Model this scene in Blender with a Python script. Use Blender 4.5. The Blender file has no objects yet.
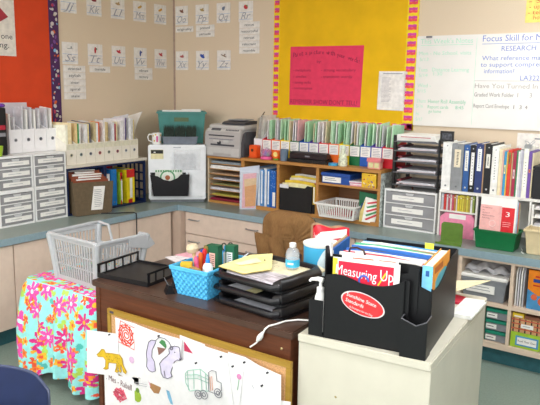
import bpy, bmesh, math, random
import numpy as np
from mathutils import Vector, Matrix
random.seed(7)
PI = math.pi
sc = bpy.context.scene
COL = sc.collection

# ------------------------------------------------------------------ materials
def lin(c):
    return tuple(((v/255)/12.92 if v/255 <= .04045 else ((v/255+.055)/1.055)**2.4) for v in c)

MATS = {}
def mat(name, rgb, rough=.6, var=.06, scale=30, metal=0, alpha=1, bump=0, bscale=200, emit=0, spec=.4, stretch=None, trans=0):
    if name in MATS: return MATS[name]
    m = bpy.data.materials.new(name); m.use_nodes = True
    nt = m.node_tree; b = nt.nodes['Principled BSDF']
    c = lin(rgb)
    b.inputs['Roughness'].default_value = rough
    b.inputs['Metallic'].default_value = metal
    b.inputs['Alpha'].default_value = alpha
    b.inputs['Specular IOR Level'].default_value = spec
    b.inputs['Transmission Weight'].default_value = trans
    if emit:
        b.inputs['Emission Color'].default_value = (*c, 1); b.inputs['Emission Strength'].default_value = emit
    tc = nt.nodes.new('ShaderNodeTexCoord'); mp = nt.nodes.new('ShaderNodeMapping')
    nt.links.new(tc.outputs['Object'], mp.inputs['Vector'])
    if stretch: mp.inputs['Scale'].default_value = stretch
    n = nt.nodes.new('ShaderNodeTexNoise'); n.inputs['Scale'].default_value = scale; n.inputs['Detail'].default_value = 4
    nt.links.new(mp.outputs[0], n.inputs['Vector'])
    r = nt.nodes.new('ShaderNodeValToRGB')
    lo = tuple(max(0, v*(1-var*2)) for v in c); hi = tuple(min(1, v*(1+var*2)) for v in c)
    r.color_ramp.elements[0].position = .3; r.color_ramp.elements[1].position = .7
    r.color_ramp.elements[0].color = (*lo, 1); r.color_ramp.elements[1].color = (*hi, 1)
    nt.links.new(n.outputs['Fac'], r.inputs['Fac']); nt.links.new(r.outputs['Color'], b.inputs['Base Color'])
    if bump:
        n2 = nt.nodes.new('ShaderNodeTexNoise'); n2.inputs['Scale'].default_value = bscale; n2.inputs['Detail'].default_value = 3
        nt.links.new(mp.outputs[0], n2.inputs['Vector'])
        bp = nt.nodes.new('ShaderNodeBump'); bp.inputs['Strength'].default_value = bump; bp.inputs['Distance'].default_value = .01
        nt.links.new(n2.outputs['Fac'], bp.inputs['Height']); nt.links.new(bp.outputs['Normal'], b.inputs['Normal'])
    MATS[name] = m
    return m

def wood(name, rgb, rgb2, rough=.4, stretch=(2, 2, 30), scale=3, spec=.4):
    m = mat(name, rgb, rough, 0, scale, stretch=stretch, spec=spec)
    for n in m.node_tree.nodes:
        if n.type == 'VALTORGB':
            n.color_ramp.elements[0].color = (*lin(rgb), 1); n.color_ramp.elements[1].color = (*lin(rgb2), 1)
        if n.type == 'TEX_NOISE': n.inputs['Detail'].default_value = 8; n.inputs['Roughness'].default_value = .7
    return m

def K(hexs, rough=.6, **k):       # a plain coloured material by hex
    rgb = tuple(int(hexs[i:i+2], 16) for i in (0, 2, 4))
    nm = 'c_%s_%s' % (hexs, rough) + ''.join(str(v) for v in k.values())
    return mat(nm, rgb, rough, **k)

WHITE = K('f2f1ec', .5, var=.015); PAPER = K('f0eee8', .8, var=.02); BLACKP = K('17171a', .35, var=.1)
WALL = mat('tack_wall', (224, 205, 179), .9, .03, 260, bump=.15, bscale=400)
INK = K('35353a', .8); GREYINK = K('8d8d92', .8)

# ------------------------------------------------------------------ mesh builder
class MB:
    def __init__(s): s.v = []; s.f = []; s.mi = []; s.c = 0
    def add(s, vs, fs, c=None):
        o = len(s.v); s.v += [tuple(v) for v in vs]; s.f += [tuple(i+o for i in f) for f in fs]
        s.mi += [s.c if c is None else c]*len(fs); return s
    def box(s, x0, x1, y0, y1, z0, z1, c=None, rot=None, M=None):
        vs = [Vector((x, y, z)) for x in (x0, x1) for y in (y0, y1) for z in (z0, z1)]
        if rot is not None:
            ctr = Vector(((x0+x1)/2, (y0+y1)/2, (z0+z1)/2))
            R = Matrix.Rotation(rot[2], 3, 'Z') @ Matrix.Rotation(rot[1], 3, 'Y') @ Matrix.Rotation(rot[0], 3, 'X')
            vs = [ctr + R @ (v-ctr) for v in vs]
        if M is not None: vs = [M @ v for v in vs]
        return s.add(vs, [(0, 1, 3, 2), (4, 6, 7, 5), (0, 4, 5, 1), (2, 3, 7, 6), (0, 2, 6, 4), (1, 5, 7, 3)], c)
    def prism(s, pts, ax, a, b, c=None, shift=(0, 0)):
        n = len(pts)
        def P(p, t, sh):
            u, w = p[0]+sh[0], p[1]+sh[1]
            return {'x': (t, u, w), 'y': (u, t, w), 'z': (u, w, t)}[ax]
        vs = [P(p, a, (0, 0)) for p in pts] + [P(p, b, shift) for p in pts]
        return s.add(vs, [tuple(range(n)), tuple(range(2*n-1, n-1, -1))] + [(i, (i+1) % n, n+(i+1) % n, n+i) for i in range(n)], c)
    def lathe(s, prof, n=20, ctr=(0, 0, 0), c=None, cap=True, sq=None):
        vs = []; fs = []
        for r, z in prof:
            for k in range(n):
                a = 2*PI*k/n; q = 1
                if sq: q = 1/max(abs(math.cos(a)), abs(math.sin(a)))**sq
                vs.append((ctr[0]+r*q*math.cos(a), ctr[1]+r*q*math.sin(a), ctr[2]+z))
        for i in range(len(prof)-1):
            for k in range(n):
                fs.append((i*n+k, i*n+(k+1) % n, (i+1)*n+(k+1) % n, (i+1)*n+k))
        if cap:
            fs.append(tuple(range(n-1, -1, -1))); fs.append(tuple((len(prof)-1)*n+k for k in range(n)))
        return s.add(vs, fs, c)
    def tube(s, pts, r, n=8, closed=False, c=None):
        pts = [Vector(p) for p in pts]; m = len(pts); vs = []; fs = []; up = None
        for i, p in enumerate(pts):
            if closed: d = pts[(i+1) % m]-pts[i-1]
            else: d = pts[min(i+1, m-1)]-pts[max(i-1, 0)]
            d.normalize()
            if up is None: up = Vector((0, 0, 1)) if abs(d.z) < .9 else Vector((1, 0, 0))
            a = d.cross(up)
            if a.length < 1e-4: a = d.cross(Vector((0, 1, 0)))
            a.normalize(); b = a.cross(d).normalized(); up = b
            rr = r[i] if isinstance(r, (list, tuple)) else r
            for k in range(n):
                t = 2*PI*k/n; vs.append(p + rr*(math.cos(t)*a + math.sin(t)*b))
        L = m if closed else m-1
        for i in range(L):
            for k in range(n):
                fs.append((i*n+k, i*n+(k+1) % n, ((i+1) % m)*n+(k+1) % n, ((i+1) % m)*n+k))
        if not closed: fs += [tuple(range(n-1, -1, -1)), tuple((m-1)*n+k for k in range(n))]
        return s.add(vs, fs, c)
    def grid(s, fn, nu, nv, c=None):
        vs = [fn(i/nu, j/nv) for j in range(nv+1) for i in range(nu+1)]
        fs = [(j*(nu+1)+i, j*(nu+1)+i+1, (j+1)*(nu+1)+i+1, (j+1)*(nu+1)+i) for j in range(nv) for i in range(nu)]
        return s.add(vs, fs, c)
    def mesh(s, name, mats, bevel=0, smooth=False, recalc=True):
        me = bpy.data.meshes.new(name); me.from_pydata(s.v, [], s.f)
        for m in (mats if isinstance(mats, (list, tuple)) else [mats]): me.materials.append(m)
        me.polygons.foreach_set('material_index', s.mi)
        bm = bmesh.new(); bm.from_mesh(me)
        if recalc: bmesh.ops.recalc_face_normals(bm, faces=bm.faces)
        if bevel:
            es = [e for e in bm.edges if len(e.link_faces) == 2 and e.calc_face_angle(0) > .6]
            bmesh.ops.bevel(bm, geom=es, offset=bevel, segments=2, affect='EDGES', clamp_overlap=True)
        if smooth or bevel:
            for f in bm.faces: f.smooth = True
        bm.to_mesh(me); bm.free()
        if smooth or bevel: me.set_sharp_from_angle(angle=.7)
        return me

def link(name, me, parent=None, loc=(0, 0, 0), rz=0):
    o = bpy.data.objects.new(name, me); COL.objects.link(o)
    o.location = loc; o.rotation_euler = (0, 0, rz) if not isinstance(rz, (tuple, list)) else rz
    if parent: o.parent = parent
    return o
def tag(o, label, cat, group=None, kind=None):
    if label: o['label'] = label
    if cat: o['category'] = cat
    if group: o['group'] = group
    if kind: o['kind'] = kind
    return o
def T(name, label, cat, loc=(0, 0, 0), rz=0, group=None):
    return tag(link(name, None, None, loc, rz), label, cat, group)
def P(name, mb, mats, parent, bevel=0, smooth=False, loc=(0, 0, 0), rz=0, label=None):
    o = link(name, mb.mesh(name, mats, bevel, smooth), parent, loc, rz)
    if label: o['label'] = label
    return o
def S1(name, mb, mats, label, cat, loc=(0, 0, 0), rz=0, group=None, bevel=0, smooth=False):
    return tag(link(name, mb.mesh(name, mats, bevel, smooth), None, loc, rz), label, cat, group)
def struct(name, mb, mats, bevel=0):
    return tag(link(name, mb.mesh(name, mats, bevel)), None, None, None, 'structure')
def box(*a, **k): return MB().box(*a, **k)

TXT = {}
def letters(s, w, h, shear=0):
    key = (s, w, h, shear)
    if key in TXT: return TXT[key]
    cu = bpy.data.curves.new('t', 'FONT'); cu.body = s; cu.size = 1; cu.resolution_u = 2; cu.shear = shear
    o = bpy.data.objects.new('t', cu); COL.objects.link(o)
    dg = bpy.context.evaluated_depsgraph_get()
    me = bpy.data.meshes.new_from_object(o.evaluated_get(dg))
    bpy.data.objects.remove(o)
    xs = [v.co.x for v in me.vertices]; ys = [v.co.y for v in me.vertices]
    x0, x1, y0, y1 = min(xs), max(xs), min(ys), max(ys)
    k = h/.72; kx = k if w is None else w/(x1-x0)
    for v in me.vertices: v.co = ((v.co.x-x0)*kx, v.co.y*k, 0)
    TXT[key] = me
    return me
def write(parent, s, x, y, z, w, h, m, rz=0, name='lettering', rx=PI/2, shear=0, tilt=0):
    me = letters(s, w, h, shear).copy(); me.materials.clear(); me.materials.append(m)
    o = link(name, me, parent, (x, y, z)); o.rotation_euler = (rx, tilt, rz)
    return o
def lines(mb, x0, x1, z0, z1, n, y, c, t=.0016, ragged=.3):   # faint rows of print on a vertical sheet facing -Y
    for i in range(n):
        z = z1-(z1-z0)*(i+.5)/n; e = x1-(x1-x0)*ragged*random.random()
        mb.box(x0, e, y-.0004, y, z-t/2, z+t/2, c)
    return mb
ORD = ['first', 'second', 'third', 'fourth', 'fifth', 'sixth', 'seventh', 'eighth', 'ninth', 'tenth', 'eleventh', 'twelfth', 'thirteenth']

# ------------------------------------------------------------------ the room
ZC = .70
floor_m = mat('speckled_lino', (128, 143, 132), .35, .05, 90)
struct('floor', box(-.1, 6.5, -7, .1, -.05, 0), floor_m)
struct('wall_left', box(-.1, 0, -7, .1, 0, 2.75), WALL)
struct('wall_back', box(0, 6.5, 0, .1, 0, 2.75), WALL)
struct('ceiling', box(-.1, 6.5, -7, .1, 2.75, 2.8), mat('ceiling_tile', (235, 233, 226), .9, .02, 60))
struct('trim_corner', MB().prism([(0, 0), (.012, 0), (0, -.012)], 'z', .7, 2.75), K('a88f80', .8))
TEAL = K('2e5f66', .5)
struct('baseboard_left', box(.52, .535, -4, -.66, 0, .105), TEAL)
struct('baseboard_back', box(.6, 3.95, -.555, -.54, 0, .105), TEAL)
struct('baseboard_end', box(3.95, 6.5, -.012, 0, 0, .105), TEAL)

lamp_frame = K('e6e6e2', .5); lamp_on = K('f8fbff', .5, emit=7, var=0)
for i, (x, y) in enumerate([(3.9, -.95), (4.3, -2.9), (1.7, -3.3), (1.7, -5.3), (4.3, -5.3)]):  # assumed ceiling panels out of view, placed to shape the wall brightness
    t = T('assumed_ceiling_light', 'fluorescent ceiling light panel above the classroom', 'ceiling light', (x, y, 2.75), 0, 'ceiling lights')
    fr = MB()
    for a in ((-.62, .62, -.32, -.3), (-.62, .62, .3, .32), (-.62, -.6, -.3, .3), (.6, .62, -.3, .3)): fr.box(*a, -.03, 0)
    P('frame', fr, lamp_frame, t); P('diffuser', box(-.6, .6, -.3, .3, -.02, -.012), lamp_on, t)

# ------------------------------------------------------------------ base cabinets and worktop
BEIGE = mat('beige_laminate', (226, 205, 188), .45, .02, 20)
BEIGE_D = mat('beige_edge', (196, 172, 154), .5, .02, 20)
STEEL = K('b9bcc0', .3, metal=.9)
TOPM = mat('grey_green_laminate', (128, 141, 134), .3, .05, 140)
EDGE = mat('blue_grey_edge', (140, 163, 172), .35, .03, 60)
ct = T('worktop', 'grey-green L-shaped laminate worktop with pale blue-grey front edge', 'worktop')
P('top', MB().prism([(0, 0), (3.95, 0), (3.95, -.606), (.59, -.606), (.59, -4), (0, -4)], 'z', .66, .70), TOPM, ct)
P('front_edge', MB().box(.59, .597, -4, -.613, .656, .7005).box(.59, 3.95, -.613, -.606, .656, .7005), EDGE, ct)
def left_cab(y0, y1, label, doors):
    c = T('base_cabinet', label, 'cabinet', (0, y0, 0))
    P('body', box(.02, .562, 0, y1-y0, .105, .655), BEIGE_D, c)
    for a, b in doors: P('door', box(.563, .58, a-y0+.003, b-y0-.003, .108, .648), BEIGE, c, .002)
left_cab(-4, -2.112, 'beige base cabinet under the far left end of the worktop', [(-4, -3.05), (-3.05, -2.112)])
left_cab(-2.11, -1.232, 'beige base cabinet behind the flower cloth and grey basket', [(-2.11, -1.232)])
left_cab(-1.23, -.655, 'beige base cabinet nearest the inner corner on the left side', [(-1.23, -.68)])
S1('corner_filler', box(.56, .655, -.65, -.55, .105, .655), BEIGE_D, 'beige filler post in the inner corner of the base cabinets', 'cabinet')
def drawer_cab(x0, x1, label, rows, handles):
    c = T('drawer_cabinet', label, 'cabinet', (x0, 0, 0))
    w = x1-x0
    P('body', box(0, w, -.578, -.02, .105, .655), BEIGE_D, c)
    for a, b in rows:
        d = P('drawer', box(.003, w-.003, -.596, -.579, a, b), BEIGE, c, .002)
        if handles:
            for hx in (.1, w-.1):
                zz = b-.055
                P('handle', MB().tube([(hx-.055, -.596, zz), (hx-.05, -.616, zz), (hx+.05, -.616, zz), (hx+.055, -.596, zz)], .005, 6), STEEL, d, smooth=True)
drawer_cab(.657, 1.435, 'wide beige drawer cabinet beside the inner corner, with metal handles', [(.475, .648), (.295, .469), (.108, .289)], True)
drawer_cab(1.44, 2.2, 'wide beige drawer cabinet behind the chair with the brown jacket', [(.475, .648), (.295, .469), (.108, .289)], True)
drawer_cab(2.205, 2.918, 'beige drawer cabinet between the jacket chair and the open cubbies', [(.475, .648), (.295, .469), (.108, .289)], True)
# open cubbies
CUB = mat('pale_birch', (222, 200, 178), .5, .04, 8, stretch=(1, 1, 6))
cb = T('cubby_unit', 'pale wood open cubby unit under the right end of the worktop', 'shelf', (2.92, 0, 0))
P('side_panel', box(.0, .022, -.6, -.02, .105, .655), CUB, cb); P('side_panel', box(1.005, 1.027, -.6, -.02, .105, .655), CUB, cb)
P('divider', box(.315, .334, -.6, -.04, .14, .64), CUB, cb); P('divider', box(.67, .689, -.6, -.04, .14, .64), CUB, cb)
P('top_panel', box(.022, 1.005, -.6, -.02, .641, .655), CUB, cb); P('bottom_panel', box(.022, 1.005, -.6, -.02, .105, .14), CUB, cb)
for a, b in ((.022, .315), (.334, .67), (.689, 1.005)): P('shelf', box(a, b, -.6, -.04, .366, .388), CUB, cb)
P('back_panel', box(.022, 1.005, -.04, -.02, .14, .641), BEIGE_D, cb)

CLEAR = mat('clear_plastic', (214, 218, 222), .25, .03, 12, alpha=.45)
SMOKE = mat('smoked_plastic', (150, 153, 158), .3, .06, 10, alpha=.82)
def open_tub(w, w2, d, d2, h, t=.003, lip=.008):        # tapered open box, root at base centre front
    m = MB()
    o = [(-w/2, 0), (w/2, 0), (w/2, d), (-w/2, d)]
    ex = (w2-w)/2; ey = (d2-d)/2
    O = [(-w2/2, -ey), (w2/2, -ey), (w2/2, d+ey), (-w2/2, d+ey)]
    L = [(-w2/2-lip, -ey-lip), (w2/2+lip, -ey-lip), (w2/2+lip, d+ey+lip), (-w2/2-lip, d+ey+lip)]
    I = [(-w2/2+t, -ey+t), (w2/2-t, -ey+t), (w2/2-t, d+ey-t), (-w2/2+t, d+ey-t)]
    i = [(-w/2+t, t), (w/2-t, t), (w/2-t, d-t), (-w/2+t, d-t)]
    rings = [(o, 0), (O, h-lip*1.5), (L, h-lip*1.5), (L, h), (I, h), (i, t)]
    vs = [(p[0], p[1], z) for r, z in rings for p in r]
    fs = [(3, 2, 1, 0), tuple(len(rings)*4-4+k for k in range(4))]
    for a in range(len(rings)-1):
        for k in range(4): fs.append((a*4+k, a*4+(k+1) % 4, a*4+4+(k+1) % 4, a*4+4+k))
    return m.add(vs, fs)
# in the cubbies
t = T('storage_bin', 'grey see-through bin with white lid and label in the upper left cubby', 'bin', (3.078, -.58, .389))
P('tub', open_tub(.24, .27, .34, .36, .135), SMOKE, t, .003); P('lid', box(-.143, .143, -.02, .37, .136, .158), WHITE, t, .006)
P('label', lines(box(-.10, .07, -.017, -.013, .05, .1, 0), -.08, .05, .06, .095, 2, -.017, 1, .004), [PAPER, GREYINK], t)
m = MB(); random.seed(3)
def crumple(u, v):
    return (-.13+.27*u, .02+.32*v, .0+.055*math.sin(PI*u)**.5*math.sin(PI*v)**.5+.012*math.sin(17*u+5*v)+.008*math.sin(23*v-9*u))
m.grid(crumple, 24, 20); m.grid(lambda u, v: (-.13+.27*u, .02+.32*v, -.0), 24, 20)
S1('plastic_bag', m, mat('bag_film', (200, 200, 204), .25, .08, 25, alpha=.75, bump=.6, bscale=25), 'crumpled clear plastic bag lying on the lidded bin in the cubby', 'bag', (3.078, -.58, .562), smooth=True)
t = T('drawer_tower', 'small tower of clear drawers with green fronts in the lower left cubby', 'drawers', (3.172, -.575, .141))
P('frame', MB().box(-.07, -.064, 0, .3, 0, .215).box(.064, .07, 0, .3, 0, .215).box(-.064, .064, 0, .3, .21, .215).box(-.064, .064, .28, .3, 0, .21), K('1f6a57', .4), t)
for k, col in enumerate(('b5463c', '3c4f86', '3e4a48')):
    z = .003+k*.07
    d = P('drawer', MB().box(-.062, .062, -.002, .002, z, z+.045).box(-.062, -.06, 0, .25, z, z+.045).box(.06, .062, 0, .25, z, z+.045).box(-.06, .06, 0, .25, z, z+.002), SMOKE, t)
    P('rim', box(-.063, .063, -.012, .25, z+.046, z+.064), K('22876d', .4), d, .002)
    P('contents', box(-.05, .055, .01, .2, z+.003, z+.035), K(col, .6, var=.3, scale=60), d)
    P('label', lines(box(-.062, .0, -.005, -.003, z+.008, z+.036, 0), -.055, -.01, z+.014, z+.032, 1, -.005, 1, .004), [PAPER, INK], d)
t = T('children_book', 'orange picture book with blue lower cover in the upper right cubby', 'book', (3.42, -.575, .389), -.05)
P('cover', MB().box(-.09, .10, 0, .02, 0, .235, 0).prism([(-.09, .0), (.10, .0), (.10, .075), (.02, .10), (-.03, .085), (-.09, .12)], 'y', -.001, 0, 1), [K('f08a24', .4), K('4b8fc0', .4)], t)
P('title', box(-.06, .05, -.002, -.001, .165, .185), K('2c4a9a', .5), t); P('title', box(-.06, .07, -.002, -.001, .142, .15), K('c8321f', .5), t)
P('title', box(-.05, .03, -.002, -.001, .195, .205), K('c8321f', .5), t)
m = MB().lathe([(0, 0), (.028, 0), (.028, .001)], 14).lathe([(0, 0), (.02, 0), (.02, .001)], 14, (.03, .035, 0)).lathe([(0, 0), (.018, 0), (.018, .001)], 12, (-.05, .02, 0))
P('picture', m, K('d8643c', .5), t, loc=(0, -.001, .055), rz=(PI/2, 0, 0))
for k in range(4):
    S1('paper_file', MB().prism([(0, 0), (.25, 0), (.25, .22), (.02, .235), (0, .2)], 'x', 0, .007, shift=(0, 0)), K(('e8e6e2', 'cfcdd2', 'f0eee8', 'b9bac0')[k], .7), 'upright pale paper file standing left of the orange picture book', 'paper', (3.262+.014*k, -.57, .389), 0, 'paper files beside the orange book')
t = T('plaid_box', 'tan plaid card box with white label on top of the lime box', 'box', (3.345, -.585, .237))
pm = mat('plaid', (205, 160, 112), .7, .05, 30)
m = MB().box(-.085, .085, 0, .2, 0, .085, 0)
for k in range(5): m.box(-.078+k*.034, -.07+k*.034, -.001, .0, .0, .085, 1)
for z in (.018, .048, .073): m.box(-.085, .085, -.0015, 0, z, z+.007, 2)
P('body', m, [pm, K('4a382c', .7), K('c65a44', .7)], t); P('label', lines(box(-.03, .04, -.003, -.0016, .03, .055, 0), -.02, .03, .035, .05, 1, -.003, 1, .003), [PAPER, GREYINK], t)
t = T('label_box', 'lime green box with blue-edged label under the plaid box', 'box', (3.345, -.588, .141))
P('body', box(-.085, .085, 0, .2, 0, .094), K('a3c83a', .5), t, .003)
P('label', MB().box(-.055, .075, -.002, 0, .015, .075, 0).box(-.045, .065, -.003, -.002, .024, .066, 1), [K('4f97c4', .5), PAPER], t)
write(t, 'Read Their Own', -.04, -.0035, .04, .1, .012, INK)
t = T('booklet_stack', 'yellow and brown booklets lying on the plaid box', 'booklets', (3.345, -.57, .323))
P('yellow_booklet', box(-.085, -.02, -.005, .15, 0, .026), K('e8c62e', .5), t); P('brown_booklet', box(-.015, .08, .0, .16, 0, .018), K('8a5a46', .6), t)
P('label', MB().box(-.075, -.028, -.0065, -.0055, .003, .012), PAPER, t)
t = S1('brown_jar', MB().lathe([(.03, 0), (.04, .01), (.04, .1), (.03, .12), (.03, .14)], 16), K('5d4632', .4), 'brown jar at the right edge of the lower cubby', 'jar', (3.48, -.56, .141), smooth=True)

# ------------------------------------------------------------------ left counter: drawer towers
FR = K('ececea', .4, var=.02)
def drawer_unit(w, d, h, label, loc, rz, group=None, lx=(.14, .9), inner='98969a'):
    t = T('drawer_unit', label, 'drawers', loc, rz, group)
    e = .011; f = MB()
    f.box(-w/2, -w/2+e, 0, d, 0, h).box(w/2-e, w/2, 0, d, 0, h).box(-w/2+e, w/2-e, 0, d, 0, .012).box(-w/2+e, w/2-e, 0, d, h-.014, h).box(-w/2+e, w/2-e, d-.006, d, .012, h-.014)
    n = 3; s = (h-.026)/n
    for k in range(1, n): f.box(-w/2+e, w/2-e, 0, d-.006, .012+k*s-.003, .012+k*s+.003)
    P('frame', f, FR, t, .0015)
    for k in range(n):
        z = .012+k*s+.004; z1 = z+s-.008
        dr = P('drawer', MB().box(-w/2+e+.002, w/2-e-.002, .003, .006, z, z1).box(-w/2+e+.002, -w/2+e+.004, .006, d-.02, z, z1-.01).box(w/2-e-.004, w/2-e-.002, .006, d-.02, z, z1-.01).box(-w/2+e+.004, w/2-e-.004, .006, d-.02, z, z+.002), mat('frosted', (168, 168, 170), .35, .06, 9, alpha=.72), t)
        P('contents', box(-w/2+.03, w/2-.03, .03, d-.05, z+.003, z+s*.55), K(inner, .8, var=.25, scale=35), dr)
        P('pull', MB().prism([(-.03, z1-.002), (.03, z1-.002), (.022, z1-.016), (-.022, z1-.016)], 'y', -.008, .003), mat('frosted_pull', (205, 205, 206), .3, .02), dr, .002)
        a, b = -w/2+w*lx[0], -w/2+w*lx[1]; zl = z+s*.22
        P('label', lines(box(a, b, .0005, .0025, zl, zl+s*.42, 0), a+(b-a)*.2, b-(b-a)*.2, zl+s*.08, zl+s*.34, 1, .0005, 1, .0035), [PAPER, K('b2b2b6', .8)], dr)
    return t
for y, nm in ((-1.61, 'right'), (-1.885, 'left')):
    drawer_unit(.268, .285, .238, 'lower three-drawer white plastic unit in the %s column on the left counter' % nm, (.31, y, .70), PI/2, 'white drawer units on the left counter')
    drawer_unit(.268, .285, .236, 'upper three-drawer white plastic unit in the %s column on the left counter' % nm, (.31, y, .938), PI/2, 'white drawer units on the left counter')
drawer_unit(.377, .285, .275, 'white three-drawer plastic unit on the back counter under the black letter trays', (2.472, -.34, .70), 0, None, (.16, .76), 'a9a6a8')

# ------------------------------------------------------------------ magazine files and the paper in them
def mag_file(name, label, loc, rz, w, d, hf, hb, m, group, deco):
    t = T(name, label, 'magazine file', loc, rz, group)
    e = .003
    b = MB().box(-w/2, w/2, 0, e, 0, hf).box(-w/2, w/2, d-e, d, 0, hb).box(-w/2+e, w/2-e, e, d-e, 0, e)
    side = [(e, 0), (d-e, 0), (d-e, hb), (d*.62, hb), (e, hf)]
    b.prism(side, 'x', -w/2, -w/2+e).prism(side, 'x', w/2-e, w/2)
    P('body', b, m, t)
    deco(t, w, hf)
    return t
def in_file(kind, label, cat, loc, rz, x, th, y0, y1, z1, lean, m, group=None, tilt=0):
    v = []
    k = random.uniform(-.008, .008)
    for xx in (x-th/2, x+th/2):
        v += [(xx, y0, .004), (xx, y1, .004), (xx+lean, y1, z1+k), (xx+lean+tilt, y0+.002, z1-k)]
    m2 = MB().add(v, [(0, 1, 2, 3), (7, 6, 5, 4), (0, 4, 5, 1), (1, 5, 6, 2), (2, 6, 7, 3), (3, 7, 4, 0)])
    return S1(kind, m2, m, label, cat, loc, rz, group)
MINT = K('a9dcae', .7); MINT2 = K('93cfa0', .7); CREAM = K('efe3bd', .75); MANILA = K('e2c68d', .75); LGREY = K('d3d2d6', .7)

# 4 white files + plastic sheets on the left drawer towers
def hole(col, z=.55):
    def f(t, w, h):
        P('finger_ring', MB().lathe([(.008, 0), (.0125, 0), (.0125, .0015), (.008, .0015)], 18, cap=False), K(col, .4, metal=.3), t, loc=(0, -.0015, h*z), rz=(PI/2, 0, 0))
        P('finger_hole', MB().lathe([(.0001, 0), (.008, 0), (.008, .0012), (.0001, .0012)], 16), K('595b62', .7), t, loc=(0, -.0012+.0012, h*z), rz=(PI/2, 0, 0))
    return f
WF = K('f1eff0', .5, var=.015)
cnt = [2, 3, 2, 2]
for k in range(4):
    lo = (.17, -1.778+k*.1005, 1.176)
    mag_file('magazine_file', 'plain white magazine file with a finger hole, %s of four on the left drawer towers' % ORD[k], lo, PI/2, .098, .155, .162, .2, WF, 'white magazine files', hole('7d8088' if k else 'b5b5ba', .55))
    for j in range(cnt[k]):
        hh = [.25, .3, .27, .28][k]+.03*random.random()
        in_file('paper_file', '%s white paper bundle in the %s white magazine file on the drawer towers' % (ORD[j], ORD[k]), 'paper', lo, PI/2, -.03+.032*j, .012, .015, .14, hh, .004*j, LGREY if (k+j) % 2 else PAPER, 'papers in the white magazine files')
t = in_file('plastic_sleeve', 'large clear plastic sleeve leaning up behind the white magazine files', 'sleeve', (.09, -1.69, 1.178), PI/2, 0, .22, .03, .034, .335, -.02, mat('sleeve', (216, 210, 214), .2, .05, 6, alpha=.8))
S1('plastic_sleeve', MB().prism([(-.05, .0), (.06, 0), (.075, .28), (.02, .27), (-.045, .18)], 'y', .0, .004), mat('sleeve2', (225, 222, 224), .2, .05, 6, alpha=.85), 'bent plastic sleeve sticking up from the third white magazine file', 'sleeve', (.1, -1.55, 1.181), PI/2)
S1('magazine_file', MB().box(-.03, .03, 0, .14, 0, .18).box(-.026, .026, -.001, 0, .02, .16), K('e9e9e8', .5), 'closed white box file beside the four white magazine files', 'magazine file', (.17, -1.37, 1.176), PI/2, bevel=.002)
t = T('snack_box', 'tall black box with a red mark at the left edge, on the drawer tower', 'box', (.23, -2.012, 1.176), PI/2)
P('body', box(-.13, .13, 0, .12, 0, .315), BLACKP, t, .003); P('print', box(.03, .12, -.001, 0, .17, .2), K('b02438', .5), t); P('print', box(.05, .12, -.001, 0, .125, .15), K('8a8a90', .5), t)
S1('lime_bowl', MB().lathe([(.02, 0), (.03, .004), (.036, .045), (.038, .068), (.035, .068), (.028, .008), (.001, .006)], 20), K('a6c935', .4), 'lime green bowl in front of the tall black box', 'bowl', (.268, -1.985, 1.176), smooth=True)
m = MB()
for a in range(6):
    an = a*PI/3; m.lathe([(.002, 0), (.014, .006), (.016, .016), (.006, .026), (.001, .028)], 8, (.018*math.cos(an), .018*math.sin(an), .0))
m.lathe([(.002, 0), (.012, .01), (.001, .03)], 8)
S1('ribbon_bow', m, K('6c3f9b', .3), 'purple ribbon bow on top of the tall black box', 'bow', (.2, -1.905, 1.4925), smooth=True)

# shelf board on navy crates, eight cream files
BOARD = K('ddd6c6', .5, var=.02)
S1('shelf_board', box(.01, .318, -1.475, -.675, 1.05, 1.071), BOARD, 'cream shelf board lying across the two navy crates', 'board', bevel=.002)
CF = K('efe9da', .55, var=.02)
cfill = [[('fdf6dd', .018), ('f3e2b4', .03)], [('e9cf97', .016), ('2f9a55', .009), ('f0efe9', .012)], [('e9e7e4', .02), ('e8d79c', .012), ('38457a', .006)], [('d8c596', .012), ('f0efec', .018), ('e2642c', .008)],
         [('f1efe8', .012), ('dfc896', .016), ('c9b27c', .006)], [('e8e7ea', .018), ('b33349', .01), ('e5d6ac', .012)], [('f0eeee', .022), ('ded9df', .014), ('5a4a8c', .006)], [('f1f0ee', .02), ('dedcd8', .012), ('d9c98c', .008)]]
cn = {'fdf6dd': 'pale cream', 'f3e2b4': 'buff', 'e9cf97': 'tan', '2f9a55': 'bright green', 'f0efe9': 'white', 'e9e7e4': 'off-white', 'e8d79c': 'pale yellow', '38457a': 'dark blue', 'd8c596': 'tan', 'f0efec': 'white', 'e2642c': 'orange-red', 'f1efe8': 'white', 'dfc896': 'manila', 'c9b27c': 'dark tan', 'e8e7ea': 'white', 'b33349': 'crimson', 'e5d6ac': 'cream', 'f0eeee': 'white', 'ded9df': 'pale grey', '5a4a8c': 'purple', 'f1f0ee': 'white', 'dedcd8': 'pale grey', 'd9c98c': 'mustard'}
ring = ['c8c29a', '8fa39c', '8d93a0', 'c24a44', '9aa38a', 'b04a52', 'b9bcc4', 'a9adb0']
for k in range(8):
    lo = (.29, -1.41+k*.0885, 1.0715)
    def deco(t, w, h, k=k):
        P('label_band', box(-w/2+.003, w/2-.003, -.001, 0, h*.72, h*.97), K('e4dfc6', .5), t)
        hole(ring[k], .46)(t, w, h)
    mag_file('magazine_file', 'cream magazine file on the shelf board, %s from the drawer towers' % ORD[k], lo, PI/2, .086, .24, .152, .22, CF, 'cream magazine files', deco)
    x = -.036
    for j, (c, th) in enumerate(cfill[k]):
        x += th/2
        in_file('file_folder', '%s folder standing in the %s cream magazine file on the shelf board' % (cn[c], ORD[k]), 'folder', lo, PI/2, x, th, .012, .22, .285+.02*random.random()+(.02 if k > 5 else 0), .004, K(c, .7), 'folders in the cream magazine files')
        x += th/2+.004
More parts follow.
